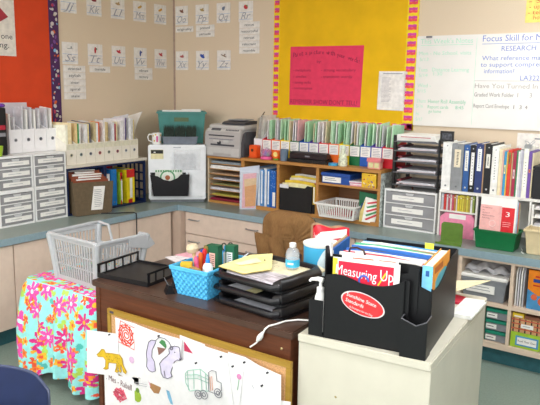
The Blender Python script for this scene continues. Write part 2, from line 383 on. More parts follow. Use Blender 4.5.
def flop(u, v): return (-.04+.02*u+.05*v*u, .02+.2*u, .15+.2*v-.02*v*v+.02*math.sin(4*u))
def sheet(fn, t=.003, nu=12, nv=12):
    m = MB(); m.grid(fn, nu, nv); m.grid(lambda u, v: tuple(Vector(fn(u, v))+Vector((t, 0, 0))), nu, nv); return m
S1('paper_sheaf', sheet(lambda u, v: (.01+.13*v*(.5+.5*v)+.02*u, .01+.22*u+.02*v, .14+.23*v-.05*u*v)), PAPER, 'loose white papers fanning out of the last cream magazine file', 'paper', (.285, -.80, 1.0715), PI/2, smooth=True)
S1('paper_sheaf', sheet(lambda u, v: (.0+.08*v*(.5+.5*v)+.01*u, .01+.22*u+.02*v, .14+.215*v-.04*u*v)), LGREY, 'curled pale papers sticking out of the seventh cream magazine file', 'paper', (.285, -.89, 1.0715), PI/2, smooth=True)

NAVY = K('18264c', .4, var=.08)
def crate(label, y0, y1):
    w = y1-y0; t = T('milk_crate', label, 'crate', (.31, (y0+y1)/2, .7015), PI/2, 'navy crates'); h = .346; d = .29; e = .012
    def panel(fn):       # frame + bars in (a,b) in 0..1
        m = MB()
        for a0, a1, b0, b1 in [(0, 1, 0, .09), (0, 1, .91, 1), (0, .07, .09, .91), (.93, 1, .09, .91)] + [(.07+.86*(i+1)/5-.018, .07+.86*(i+1)/5+.018, .09, .91) for i in range(4)] + [(.07, .93, .09+.82*(j+1)/4-.02, .09+.82*(j+1)/4+.02) for j in range(3)]:
            fn(m, a0, a1, b0, b1)
        return m
    P('side', panel(lambda m, a0, a1, b0, b1: m.box(-w/2, -w/2+e, a0*d, a1*d, b0*h, b1*h)), NAVY, t)
    P('side', panel(lambda m, a0, a1, b0, b1: m.box(w/2-e, w/2, a0*d, a1*d, b0*h, b1*h)), NAVY, t)
    P('back', panel(lambda m, a0, a1, b0, b1: m.box(-w/2+e+a0*(w-2*e), -w/2+e+a1*(w-2*e), d-.01, d, b0*h, b1*h)), NAVY, t)
    P('bottom', box(-w/2+e, w/2-e, 0, d-.01, 0, .012), NAVY, t); P('top', box(-w/2+e, w/2-e, 0, d-.01, h-.014, h), NAVY, t)
crate('navy plastic crate on its side, holding the brown accordion file', -1.472, -1.117)
crate('navy plastic crate on its side beside the white fridge, holding bright binders', -1.113, -.69)
# accordion file in first crate
t = T('accordion_file', 'brown accordion file with a white sheet on its front, leaning out of the left crate', 'file', (.405, -1.31, .7015), math.radians(80))
BR = mat('brown_board', (104, 88, 66), .7, .06, 40); RB = mat('red_brown_board', (140, 72, 48), .7, .06, 40)
P('front_panel', MB().prism([(-.135, .006), (-.12, 0), (.12, 0), (.135, .006), (.152, .225), (-.152, .235)], 'y', 0, .012, shift=(0, 0)), BR, t, .002); t.scale = (1.1, 1, 1.06)
P('gusset', MB().prism([(.012, 0), (.16, 0), (.16, .26), (.012, .215)], 'x', -.126, .126), BR, t)
for k in range(5):
    P('divider', MB().prism([(-.125, .2), (.125, .2), (.12, .243+.012*k), (-.122, .246+.012*k)], 'y', .02+.03*k, .024+.03*k), RB, t)
    P('papers', MB().prism([(-.11+.03*(k % 2), .2), (.08+.02*(k % 3), .2), (.07+.02*(k % 3), .25+.012*k), (-.105+.03*(k % 2), .254+.014*k)], 'y', .028+.03*k, .043+.03*k), PAPER, t)
P('sheet', lines(MB().prism([(-.025, .035), (.06, .03), (.085, .195), (.0, .2)], 'y', -.002, 0, 0), .0, .06, .05, .18, 10, -.002, 1, .003), [PAPER, GREYINK], t)
S1('file_folder', MB().prism([(-.06, 0), (.07, 0), (.07, .285), (-.06, .285)], 'y', 0, .02), K('7d1f3a', .6), 'maroon folder standing behind the brown accordion file in the crate', 'folder', (.19, -1.2, .7155), PI/2)
S1('paper_stack', box(-.1, .06, 0, .04, 0, .27), PAPER, 'white papers standing behind the brown accordion file in the crate', 'paper', (.14, -1.31, .7155), PI/2)

def binder(name, label, loc, rz, w, d, h, col, lab=None, group=None, lean=0, rough=.4, holeC='8a8d92', lc='f1efe8', ls=(.55, .9), hole=True):
    t = T(name, label, 'binder' if hole else 'book', loc, rz, group)
    t.rotation_euler[1] = lean
    m = K(col, rough); e = min(.003, w*.2)
    P('cover', MB().box(0, w, 0, e, 0, h).box(0, e, e, d, 0, h).box(w-e, w, e, d, 0, h), m, t)
    P('pages', box(e, w-e, e+.003, d-.006, .004, h-.006), PAPER, t)
    if lab: 
        a, b = ls
        P('label', lines(box(w*.22, w*.78, -.0012, 0, h*a, h*b, 0), w*.42, w*.6, h*(a+.05), h*(b-.05), 9, -.0012, 1, .004, .2), [K(lc, .6), INK], t)
    if hole and w > .03:
        P('finger_hole', MB().lathe([(.0001, 0), (.006, 0), (.006, .001), (.0001, .001)], 14), K(holeC, .4, metal=.5), t, loc=(w/2, 0, h*.09), rz=(PI/2, 0, 0))
        P('rivet', MB().lathe([(.0001, 0), (.0035, 0), (.0035, .001), (.0001, .001)], 10), K(holeC, .4, metal=.5), t, loc=(w/2, 0, h*.93), rz=(PI/2, 0, 0))
    return t
for nm, lb, y, w, h, col, ln in [('book', 'thin white book in the right navy crate, left of the blue binder', -1.09, .03, .255, 'ebe9ea', .05), ('binder', 'bright blue binder in the right navy crate', -1.045, .055, .285, '2078c0', .0),
                      ('book', 'lime green and white book between the blue and yellow binders', -.955, .024, .255, '9cc93c', -.06), ('binder', 'yellow binder with red ends in the right navy crate', -.885, .085, .27, 'ead21f', 0)]:
    b = binder(nm, lb, (.296, y, .7165), PI/2, w, .24, h, col, None, None, 0, hole=(nm == 'binder'))
    if 'yellow' in lb:
        P('red_band', box(0, w, -.001, 0, h-.065, h), K('cf2f2b', .4), b); P('red_band', box(w*.2, w*.7, -.001, 0, 0, .03), K('cf2f2b', .4), b); P('label', box(w*.4, w*.7, -.0015, 0, .04, .2), PAPER, b)
    if 'lime' in lb: P('label', box(w*.5, w*.95, -.001, 0, .02, h-.03), PAPER, b)
S1('file_folder', MB().prism([(-.05, 0), (.04, 0), (.04, .295), (-.05, .3)], 'y', 0, .015), K('b5242c', .6), 'red folder standing behind the yellow binder in the crate', 'folder', (.1, -.90, .7155), PI/2)
S1('cable_coil', MB().tube([(.05*math.cos(a*.5)*(1+.02*a), .01*a/6, .05*math.sin(a*.5)*(1+.02*a)) for a in range(26)], .008, 8), BLACKP, 'black coiled strap at the right end of the navy crate', 'strap', (.17, -.765, .80), PI/2, smooth=True)

# ------------------------------------------------------------------ mini fridge in the corner and what is on it
FR_RZ = math.radians(43); FL = (.513, -.527, .70)
c43, s43 = math.cos(FR_RZ), math.sin(FR_RZ)
def FW(x, y, z): return (FL[0]+x*c43-y*s43, FL[1]+x*s43+y*c43, FL[2]+z)
WF2 = K('eef0f1', .3, var=.01)
t = T('mini_fridge', 'white mini fridge standing across the corner of the counter', 'fridge', FL, FR_RZ)
P('body', box(-.23, .23, .045, .44, .02, .475), WF2, t, .008); P('door', box(-.235, .235, 0, .042, .022, .476), WF2, t, .008)
P('kick_strip', box(-.22, .22, .02, .3, 0, .02), K('6e7276', .5), t)
P('badge', box(-.03, .03, -.002, 0, .452, .46), K('b7bbc0', .3, metal=.5), t)
m = lines(box(-.06, .18, -.002, -.0008, .26, .417, 0), -.045, .165, .27, .405, 16, -.002, 1, .003, .1)
S1('calendar_sheet', m, [K('eceef0', .5), K('d2d5da', .6)], 'printed sheet taped in the middle of the fridge door', 'paper', FW(0, -.0008, 0), FR_RZ)
m = MB().grid(lambda u, v: (.07+.16*u, -.006-.006*math.sin(PI*u)-.003*math.sin(9*v+3*u), .05+.22*v), 14, 14); m2 = MB().grid(lambda u, v: (.07+.16*u, -.001, .05+.22*v), 2, 2); m.add(m2.v, m2.f)
S1('plastic_sleeve', m, mat('glossy_sleeve', (238, 240, 242), .12, .02, 20, bump=.4, bscale=20), 'glossy clear sleeve of papers on the lower right of the fridge door', 'paper', FW(0, -.0006, 0), FR_RZ, smooth=True)
m = MB().grid(lambda u, v: (-.03+.22*u, -.007-.004*math.sin(PI*u)-.002*math.sin(7*v+4*u), .27+.17*v), 14, 14); m2 = MB().grid(lambda u, v: (-.03+.22*u, -.002, .27+.17*v), 2, 2); m.add(m2.v, m2.f)
S1('plastic_sleeve', m, mat('clear_sleeve', (240, 242, 244), .1, .02, 20, bump=.5, bscale=16, alpha=.1), 'clear shiny sleeve over the printed sheet on the fridge door', 'sleeve', FW(0, -.0012, 0), FR_RZ, smooth=True)
m = MB().box(-.214, -.112, -.003, 0, .361, .437, 0).box(-.212, -.114, -.0035, -.003, .405, .435, 1).box(-.19, -.175, -.004, -.0035, .412, .42, 2)
S1('note_card', m, [K('e6dcae', .6), K('23231f', .5), PAPER], 'black and cream card on the upper left of the fridge door', 'card', FW(0, -.0008, 0), FR_RZ)
t = T('wall_pocket', 'black plastic file pocket hanging on the fridge door', 'file pocket', FW(-.06, -.0008, .06), FR_RZ)
front = [(-.135, 0), (.145, 0), (.158, .18), (.09, .18), (.06, .15), (.0, .125), (-.05, .135), (-.1, .165), (-.16, .175)]
P('front_panel', MB().prism(front, 'y', -.05, -.046), BLACKP, t)
P('back_panel', MB().prism([(-.135, 0), (.145, 0), (.158, .19), (-.16, .19)], 'y', -.006, -.002), BLACKP, t)
P('sides', MB().prism([(-.05, 0), (-.004, 0), (-.004, .19), (-.05, .178)], 'x', -.15, -.147).prism([(-.05, 0), (-.004, 0), (-.004, .19), (-.05, .178)], 'x', .15, .153).box(-.135, .145, -.05, -.004, 0, .004), BLACKP, t)
m = MB().box(-.12, .1, -.02, -.016, .01, .215, 0)
for k in range(11): m.box(-.118+k*.02, -.106+k*.02, -.0205, -.02, .195, .212, 1)
m.lathe([(.05, 0), (.062, 0), (.062, .001), (.05, .001)], 24, (0, 0, 0), 1, False)
m.v[-96:] = [(-.02+a, -.0205-c, .15+b) for a, b, c in m.v[-96:]]
m.lathe([(.0001, 0), (.02, 0), (.02, .001), (.0001, .001)], 20, (0, 0, 0), 2)
m.v[-80:] = [(-.02+a, -.0208-c, .15+b) for a, b, c in m.v[-80:]]
S1('patterned_folder', m, [K('e3e8dc', .6), K('5d9a6a', .6), K('a8623c', .6)], 'white folder with green lacy pattern in the black file pocket', 'folder', FW(-.06, -.0008, .06), FR_RZ)
# teal tub, turf planter, mug
TB = mat('teal_plastic', (70, 134, 126), .4, .06, 12)
t = T('storage_tub', 'teal plastic file tub on top of the white fridge', 'tub', FW(.04, .13, .478), FR_RZ); t.scale = (.95, 1, .96)
P('tub', open_tub(.37, .41, .26, .29, .275, .004, .012), TB, t, .003)
P('grip', box(-.065, .06, -.016, -.008, .19, .225), K('5c6f4e', .6), t); P('rib', box(-.075, -.067, -.017, 0, .02, .25), TB, t); P('rib', box(.067, .075, -.017, 0, .02, .25), TB, t)
S1('paper_stack', MB().box(-.16, .16, .05, .09, .006, .275).box(.0, .16, .1, .13, .006, .281), PAPER, 'white papers standing in the teal tub on the fridge', 'paper', FW(.04, .13, .478), FR_RZ)
t = T('grass_planter', 'grey trough of dark artificial grass in front of the teal tub', 'planter', FW(.025, .02, .477), FR_RZ)
P('trough', open_tub(.27, .285, .07, .08, .065, .004, .004), K('747b86', .5), t, .002)
P('soil', box(-.13, .13, .008, .062, .035, .05), K('2a251f', .9), t)
m = MB(); random.seed(11)
for k in range(900):
    x = random.uniform(-.13, .13); 
    if abs(abs(x)-.045) < .006: continue
    y = random.uniform(.005, .065); h = random.uniform(.075, .11); a = random.uniform(-.012, .012); b = random.uniform(-.012, .008); w = .0022
    m.add([(x-w, y, .05), (x+w, y, .05), (x+a, y+b, .06+h)], [(0, 1, 2)])
P('grass', m, K('2c3a30', .7, var=.3, scale=90), t)
t = T('mug', 'white mug with a pink flower on the left of the fridge top', 'mug', FW(-.165, .06, .477), FR_RZ)
m = MB().lathe([(.034, 0), (.038, .005), (.039, .092), (.036, .092), (.034, .01), (.0005, .008)], 24)
P('body', m, WHITE, t, smooth=True)
P('handle', MB().tube([(-.037, 0, .078), (-.06, 0, .082), (-.073, 0, .06), (-.066, 0, .03), (-.037, 0, .02)], .005, 8), WHITE, t, smooth=True)
m = MB()
for k in range(6):
    a = k*PI/3
    m.grid(lambda u, v, a=a: (lambda th, z: (.0397*math.sin(th), -.0397*math.cos(th), z))((.1+.02*math.cos(a)+ (.35*(u-.5)))*1.0, .045+.016*math.sin(a)+.02*(v-.5)), 4, 2)
P('flower', m, K('d85a9a', .5), t)
m = MB()
for th, z in ((-.8, .07), (-.5, .03), (.9, .075), (.8, .02), (-.2, .08)):
    m.grid(lambda u, v, th=th, z=z: ((.0396*math.sin(th+.3*(u-.5))), -.0396*math.cos(th+.3*(u-.5)), z+.012*(v-.5)), 3, 2)
P('leaves', m, K('e0b83c', .5), t)

# ------------------------------------------------------------------ literature sorter and printer
OAK = wood('honey_oak', (196, 142, 76), (166, 112, 54), .45, (3, 3, 30), 2.5)
OAKX = wood('honey_oak_long', (200, 146, 80), (170, 116, 58), .45, (1.2, 20, 20), 2.5)
SIDEB = mat('tan_board', (206, 188, 158), .6, .04, 30)
t = T('literature_sorter', 'wooden paper sorter with eight thin shelves under the printer', 'paper sorter', (.685, -.345, .7005))
W = .36
P('side_panel', box(0, .012, 0, .3, 0, .37), SIDEB, t); P('side_panel', box(W-.012, W, 0, .3, 0, .37), OAK, t)
P('top', box(-.004, W, -.004, .3, .37, .385), OAKX, t, .001); P('base', box(.012, W-.012, .001, .3, 0, .02), OAKX, t); P('back', box(.012, W-.012, .294, .3, .02, .37), SIDEB, t)
for k in range(1, 8): P('shelf', box(.012, W-.012, .004, .294, .02+.35*k/8-.002, .02+.35*k/8+.002), OAKX, t)
pst = [('dark red card', '8a1f34', .018, 0), ('olive yellow paper', 'b9b04e', .012, .02), ('pale grey paper', 'd6d4d8', .02, .0), ('olive green paper', '8f8f5c', .01, .03), ('white and grey paper', 'c9cad2', .012, .03), ('tan paper', 'c8a98a', .008, .01), ('thick white paper', 'eceae4', .028, 0), ('blue-grey paper', '8d979c', .02, .01)]
for k, (nm, c, h, off) in enumerate(pst):
    S1('paper_stack', MB().box(.02+off, W-.02, .01, .28, 0, h*.5).box(.03+off, W-.024, .006, .27, h*.5, h), K(c, .75), '%s stack on the wooden sorter, %s shelf from the bottom' % (nm, ORD[k]), 'paper', (.685, -.345, .7005+.0225+.35*k/8), 0, 'paper stacks in the wooden sorter')
PG = K('b9b5b2', .45, var=.015); PG2 = K('c9c6c2', .45, var=.015); PDK = K('4a4a4e', .4)
t = T('printer', 'grey laser printer with dark right side on the wooden sorter', 'printer', (.645, -.335, 1.0865)); t.scale = (1.07, .82, 1)
P('body', MB().prism([(0, 0), (.34, 0), (.34, .225), (.035, .225), (.008, .2), (-.005, .165), (0, .08)], 'x', 0, .345), PG, t, .006)
P('side_cover', MB().prism([(0.01, 0), (.34, 0), (.34, .205), (.07, .21), (.035, .19), (.012, .12)], 'x', .346, .375), PDK, t, .005)
P('paper_drawer', box(.01, .335, -.006, .02, .008, .075), PG2, t, .004)
P('drawer_grip', box(.09, .26, -.008, -.005, .012, .03), PG, t, .002)
P('output_slot', box(.04, .29, -.004, .01, .145, .178), K('3c3c42', .5), t, .002)
P('slot_tray', box(.05, .28, -.008, .05, .14, .147), K('8f8f96', .5), t); P('slot_cover', box(.09, .15, -.009, -.003, .12, .14), PG2, t, .001); P('slot_cover', box(.19, .24, -.009, -.003, .12, .14), PG2, t, .001)
P('manual_slot', box(.06, .29, -.003, .01, .09, .104), K('4b4b52', .5), t)
P('badge', MB().lathe([(.001, 0), (.018, 0), (.018, .004), (.001, .004)], 20), K('33363c', .3), t, loc=(.145, -.003, .115), rz=(PI/2, 0, 0))
P('lid', MB().prism([(.045, .226), (.34, .226), (.34, .268), (.07, .26), (.045, .25)], 'x', .015, .355), PG2, t, .006)
P('feeder', MB().prism([(.06, .262), (.32, .269), (.32, .29), (.2, .295), (.09, .285), (.06, .272)], 'x', .13, .35), K('40434a', .4), t, .004)
P('feed_tray', MB().prism([(.12, .296), (.28, .3), (.28, .305), (.12, .301)], 'x', .16, .31), K('8e9196', .4), t)
P('control_panel', MB().prism([(.008, .2), (.035, .2255), (.03, .231), (.002, .205)], 'x', .02, .335), PG2, t, .002)
m = MB()
for k in range(9): m.prism([(.012, .212), (.022, .2215), (.021, .2255), (.011, .216)], 'x', .2+.014*k, .209+.014*k)
P('display', MB().prism([(.01, .21), (.028, .227), (.027, .231), (.009, .214)], 'x', .06, .15), K('5a5c62', .5), t)
P('buttons', m, K('5a5c62', .5), t)

# ------------------------------------------------------------------ bookcase on the back counter
MARB = mat('marbled_paper', (186, 192, 186), .6, .3, 60)
t = T('counter_bookcase', 'low honey-oak bookcase with cubbyholes on the back counter', 'bookcase', (1.06, -.37, .7005))
W = 1.205; H = .398; D = .33
P('top', box(-.01, W+.005, -.006, D, H-.022, H), OAKX, t, .002)
P('side_panel', box(0, .025, 0, D, 0, H-.023), OAK, t); rs = P('side_panel', box(W-.022, W, 0, D, 0, H-.023), OAK, t)
P('paper_cover', box(W, W+.0015, .002, D-.002, .0, H-.024), MARB, t, label='marbled grey paper on the bookcase end')
P('divider', box(.335, .358, .002, D-.01, .028, H-.023), OAK, t); P('divider', box(.685, .708, .002, D-.01, .028, H-.023), OAK, t)
P('bottom', box(.025, W-.022, .001, D-.01, 0, .028), OAKX, t); P('mid_shelf', box(.708, W-.022, .003, D-.01, .252, .268), OAKX, t)
P('back', box(.025, W-.022, D-.01, D, 0, H-.023), wood('brown_hardboard', (140, 98, 62), (120, 80, 50), .6), t)
def BC(x, y, z): return (1.06+x, -.37+y, .7005+z)
# left cell
x = .1
for k, (c, w, lb) in enumerate([('8fb3dc', .03, 'pale blue binder'), ('dfe6ee', .03, 'white binder with blue edges'), ('5f97cf', .03, 'sky blue binder'), ('e6ebf1', .026, 'slim white binder'), ('3a7cc4', .028, 'mid blue binder'), ('1f62b8', .05, 'speckled bright blue binder')]):
    b = binder('binder', '%s in the oak bookcase, %s from the plastic folder' % (lb, ORD[k]), BC(x, .02, .0285), 0, w, .27, .3-.006*(k % 3), c, None, 'binders in the oak bookcase', hole=True)
    if k in (0, 2, 4): P('spine_strip', box(w*.3, w*.7, -.001, 0, .02, .28), K('eef2f6', .5), b)
    if k in (1, 3): P('spine_strip', box(w*.05, w*.3, -.001, 0, .0, .29), K('4a86c8', .5), b)
    if k == 5:
        m = MB(); random.seed(5)
        for q in range(26):
            a, z = random.uniform(.003, .045), random.uniform(.14, .29); m.box(a, a+.004, -.001, 0, z, z+.004)
        P('speckles', m, K('9cc4ee', .5), b); P('spine_label', box(.022, .048, -.0012, 0, .01, .12), PAPER, b)
    x += w+.004
# plastic folder standing in front of the left post
t = T('plastic_folder', 'clear plastic folder with orange and pink papers leaning beside the wooden sorter', 'folder', (1.105, -.455, .7005), math.radians(36)); t.scale = (.88, 1, 1)
sh = [(0, .0), (.145, .0), (.175, .35), (.0, .33)]
P('back_sheet', MB().prism(sh, 'y', .012, .016), mat('milky', (214, 220, 232), .25, .02, alpha=.9), t)
P('pink_paper', MB().prism([(.02, .01), (.135, .01), (.15, .29), (.03, .28)], 'y', .008, .011), K('e7a8ae', .6), t)
P('tan_paper', MB().prism([(.045, .1), (.14, .09), (.15, .25), (.04, .24)], 'y', .005, .0075), K('e2bc84', .6), t)
P('orange_paper', MB().prism([(.05, .02), (.142, .03), (.148, .2), (.045, .18)], 'y', .002, .0045), K('d8923a', .6), t)
P('front_sheet', MB().prism([(0, .0), (.145, .0), (.165, .29), (.0, .3)], 'y', -.002, .0), mat('film', (235, 238, 245), .15, .01, alpha=.08), t)
# middle cell
t = T('file_box', 'black file box in the middle cell of the oak bookcase', 'box', BC(.375, -.012, .0285))
P('shell', MB().prism([(0, 0), (.285, 0), (.285, .2), (.245, .205), (.225, .185), (0, .185)], 'y', 0, .004).box(0, .285, .216, .22, 0, .21).box(0, .004, .004, .216, 0, .2).box(.281, .285, .004, .216, 0, .2).box(.004, .281, .004, .216, 0, .004), BLACKP, t)
P('label_tab', box(.0, .08, -.003, -.001, .172, .2), K('dcdcdc', .6), t)
for k, (c, n, z, x0) in enumerate([('f3e9b4', 'pale yellow', .205, .01), ('e9c93c', 'yellow', .222, .015), ('d8653c', 'orange-red', .218, .01), ('f2ecd8', 'cream', .234, .02), ('efd84f', 'bright yellow', .246, .01), ('eceae4', 'white', .258, .03)]):
    S1('file_folder', MB().prism([(.01, .006), (.275, .006), (.275, z), (.2-.02*k, z+.008), (.1, z+.01), (x0, z+.002)], 'y', .02+.03*k, .026+.03*k), K(c, .7), '%s folder standing in the black file box, %s from the front' % (n, ORD[k]), 'folder', BC(.375, -.012, .0285), 0, 'folders in the black file box')
t = T('yellow_folder', 'slim yellow and black folder squeezed right of the black file box', 'folder', BC(.664, .0, .0285))
P('cover', box(0, .018, 0, .2, 0, .215), K('d9b428', .5), t); P('band', box(-.001, .019, -.002, 0, .0, .07), BLACKP, t); P('pages', box(.004, .014, -.001, 0, .08, .2), PAPER, t)
# right cell, upper
BLUE = K('2350a0', .4, var=.05)
t = T('flat_box', 'flat blue lidded box with white label on the bookcase mid shelf', 'box', BC(.72, .005, .2685))
P('body', box(.01, .24, .004, .2, 0, .055), BLUE, t, .003); P('lid', box(.004, .246, 0, .205, .056, .078), BLUE, t, .003); P('label', lines(box(.02, .17, -.001, .004, .01, .05, 0), .04, .15, .02, .045, 2, -.001, 1, .004), [PAPER, GREYINK], t)
for k in range(4):
    S1('booklet', box(-.07+.004*k, .07-.01*(k % 2), -.1, .09, 0, .008), K(('e9a8b8', 'f0e6e8', 'd88fa8', 'efeaea')[k], .6), '%s booklet in the low pile right of the flat blue box, %s from the bottom' % (('pink', 'white', 'rose', 'white')[k], ORD[k]), 'booklet', BC(1.0, .115, .2685+.0085*k), .05*k, 'booklets on the bookcase shelf')
t = T('patterned_box', 'yellow patterned box on the bookcase mid shelf', 'box', BC(1.115, .0, .2685))
m = MB().box(-.012, .04+.006, 0, .004, 0, .001, 0); m = MB().box(-.055, .055, 0, .2, 0, .1, 0); random.seed(9)
for q in range(26):
    a, z, r = random.uniform(-.048, .048), random.uniform(.006, .094), random.uniform(.003, .007)
    m.prism([(a+r*math.cos(i), z+r*math.sin(i)) for i in (0, 1.2, 2.5, 3.7, 5)], 'y', -.0008, 0, 1+q % 3)
P('body', m, [K('e8bb2e', .5), K('c03a3a', .5), K('8a5aa8', .5), K('f4ecc8', .5)], t)
# right cell, lower: white basket
def slat_basket(w, w2, d, d2, h, n, nd, m, t, lip=.012, bar=.5, rows=0):
    # tapered basket: floor, four slatted sides (each with bars), rim
    ex = (w2-w)/2; ey = (d2-d)/2
    P('floor', box(-w/2, w/2, 0, d, 0, .004), m, t)
    def side(A, B, C2, D2, k, name='side'):        # bottom A->B, top C2->D2
        mb = MB(); A, B, C2, D2 = map(Vector, (A, B, C2, D2))
        nrm = (B-A).cross(C2-A).normalized()*.0022
        def q(a0, a1, b0, b1):
            pts = []
            for a, b in ((a0, b0), (a1, b0), (a1, b1), (a0, b1)): pts.append(A.lerp(B, a).lerp(C2.lerp(D2, a), b))
            vs = [p-nrm for p in pts]+[p+nrm for p in pts]
            mb.add(vs, [(0, 1, 2, 3), (7, 6, 5, 4), (0, 4, 5, 1), (1, 5, 6, 2), (2, 6, 7, 3), (3, 7, 4, 0)])
        q(0, 1, 0, .12); q(0, 1, .86, 1); q(0, .04, .12, .86); q(.96, 1, .12, .86)
        for i in range(1, k): q(.04+.92*(i-bar/2)/k, .04+.92*(i+bar/2)/k, .12, .86)
        for i in range(rows): z = .12+.74*(i+1)/(rows+1); q(.04, .96, z-.02, z+.02)
        P(name, mb, m, t)
    b = [(-w/2, 0, 0), (w/2, 0, 0), (w/2, d, 0), (-w/2, d, 0)]; u = [(-w2/2, -ey, h), (w2/2, -ey, h), (w2/2, d+ey, h), (-w2/2, d+ey, h)]
    for i, k in enumerate((n, nd, n, nd)): side(b[i], b[(i+1) % 4], u[i], u[(i+1) % 4], k)
    r = MB(); o = w2/2+lip; oy = -ey-lip; oY = d+ey+lip
    r.box(-o, o, oy, -ey+.002, h-.008, h+.003).box(-o, o, d+ey-.002, oY, h-.008, h+.003).box(-o, -w2/2+.002, -ey, d+ey, h-.008, h+.003).box(w2/2-.002, o, -ey, d+ey, h-.008, h+.003)
    P('rim', r, m, t, .002)
t = T('slotted_basket', 'white slotted plastic basket sticking out of the oak bookcase', 'basket', BC(.89, -.05, .0285))
slat_basket(.275, .315, .26, .29, .1, 15, 11, WHITE, t)
S1('notebook', MB().prism([(-.1, 0), (.08, 0), (.08, .012), (-.1, .03)], 'y', 0, .16), K('c7505a', .6), 'red notebook lying inside the white slotted basket', 'notebook', BC(.87, .03, .0335), 0)
t = T('striped_folder', 'white folder with red and green stripes leaning at the right end of the bookcase', 'folder', BC(1.08, -.03, .0285), math.radians(28))
t.rotation_euler[1] = .1; t.scale = (1.15, 1, 1.12)
P('cover', MB().prism([(0, 0), (.085, .0), (.10, .145), (.01, .16), (-.012, .05)], 'y', 0, .006), K('f2efe6', .5), t)
m = MB()
for k in range(5): m.prism([(.02, .02+.026*k), (.03, .012+.026*k), (.095, .05+.026*k*.8), (.092, .062+.026*k*.8)], 'y', -.001, 0, k % 2)
P('stripes', m, [K('cf3f4a', .5), K('4a9a5f', .5)], t); P('spine', MB().prism([(-.012, 0), (.006, 0), (.012, .15), (-.014, .06)], 'y', -.002, .0), K('d9c37a', .6), t)
S1('green_book', MB().prism([(0, 0), (.15, 0), (.15, .185), (0, .2)], 'y', 0, .02), K('1f6b45', .5), 'dark green book standing behind the striped folder in the bookcase', 'book', BC(1.02, .05, .0285), math.radians(10), bevel=.001)
S1('blue_book', MB().prism([(0, 0), (.018, 0), (.018, .12), (0, .12)], 'y', 0, .12), K('2a5876', .5), 'small blue book between the white basket and striped folder', 'book', BC(1.06, -.0, .0285), math.radians(20))

# coloured magazine files on the bookcase
ZB = 1.099
cols = ['red', 'orange', 'yellow', 'green', 'blue', 'purple', 'red', 'orange', 'yellow', 'green', 'blue', 'purple', 'red']
ch = {'red': 'd62030', 'orange': 'ee6a1c', 'yellow': 'f2d51c', 'green': '0f6a3c', 'blue': '1c57b4', 'purple': '553a9a'}
pal = [('white', 'eceae8'), ('mint green', 'c6ecc8'), ('pale green', 'b0e0b6'), ('cream', 'e9ddba'), ('pale grey', 'd3d2d6'), ('manila', 'd9bf86'), ('pale pink', 'eeb8bc')]
fills = [[0, 1, 2], [0, 4, 1], [2, 1, 3], [4, 0, 6], [1, 0, 2], [3, 2, 0], [0, 3, 1], [1, 0, 2], [2, 1, 4], [3, 0, 1], [4, 2, 1], [0, 1, 4], [1, 0, 2]]
for k in range(13):
    lo = (1.205+k*.0868, -.235, ZB)
    lab = '%s magazine file with white label, %s of thirteen on the oak bookcase' % (cols[k], ORD[k])
    def deco(t, w, h):
        P('label', lines(box(-w/2+.004, w/2-.004, -.0015, 0, h*.46, h*.95, 0), -w/2+.014, w/2-.014, h*.52, h*.9, 5, -.0015, 1, .004), [PAPER, K('a9aab4', .7)], t)
    mag_file('magazine_file', lab, lo, 0, .085, .22, .148, .18, K(ch[cols[k]], .45, var=.03), 'coloured magazine files', deco)
    x = -.038; seen = {}
    for j, q in enumerate(fills[k][:3]):
        th = [.008, .006, .010, .007][(j+k) % 4]; x += th/2
        nm, c = pal[q]; seen[q] = seen.get(q, 0)+1
        two = fills[k][:3].count(q) > 1
        in_file('paper_folder', '%s%s folder standing in the %s coloured magazine file on the bookcase' % (('left ' if seen[q] == 1 else 'right ') if two else '', nm, ORD[k]), 'folder', lo, 0, x, th, .008+.05*random.random(), .2, .292+.02*random.random(), .003+.006*random.random(), K(c, .7), 'folders in the coloured magazine files', tilt=.006*random.random())
        x += th/2+.0185
for k, nm, c, z in ((8, 'red', 'c8202c', .3), (9, 'sky blue', '2f8fd0', .27)):
    lo = (1.205+k*.0868, -.235, ZB)
    in_file('thin_book', 'thin %s book standing among the folders of the %s magazine file' % (nm, ORD[k]), 'book', lo, 0, .036, .005, .1, .21, z, .003, K(c, .5))
lo = (1.118, -.235, ZB)
mag_file('magazine_file', 'plain white magazine file left of the thirteen coloured ones', lo, 0, .08, .2, .148, .25, WF, None, lambda t, w, h: None)
for k, (c, nm) in enumerate((('efe3cb', 'cream'), ('f1eee8', 'white'), ('e6e2da', 'off-white'))):
    S1('paper_sheaf', sheet(lambda u, v, k=k: (-.03+.022*k+.02*v*v, .005+.19*u, .01+(.3+.012*k)*v), .006), K(c, .7), '%s curled papers standing in the plain white magazine file' % nm, 'paper', lo, 0, smooth=True)
S1('pen', MB().tube([(-.02, .05, .3), (.06, .0, .36)], .004, 8), K('5a4632', .5), 'thin brown pen lying across the papers above the plain white magazine file', 'pen', lo)

# small things in front of the coloured files
t = T('desk_tin', 'small orange pencil sharpener on the left end of the oak bookcase', 'sharpener', (1.125, -.315, ZB))
P('body', box(-.038, .035, 0, .06, 0, .1), K('ea5a1e', .4), t, .006); P('hole', MB().lathe([(.0001, 0), (.012, 0), (.012, .001), (.0001, .001)], 16), K('5a2a14', .5), t, loc=(-.005, -.0005, .06), rz=(PI/2, 0, 0)); P('foot', box(-.04, .037, -.004, .064, -.0005, .008), K('c84a16', .4), t)
t = T('snow_globe', 'snow globe with pink base in front of the coloured files', 'snow globe', (1.262, -.32, ZB))
P('base', MB().lathe([(.045, 0), (.048, .006), (.044, .02), (.03, .024)], 24), K('e05a94', .4), t, smooth=True)
P('dome', MB().lathe([(.028, .022), (.04, .032), (.044, .05), (.038, .07), (.022, .084), (.001, .09)], 24), mat('globe_glass', (200, 170, 210), .05, .05, 20, alpha=.4), t, smooth=True)
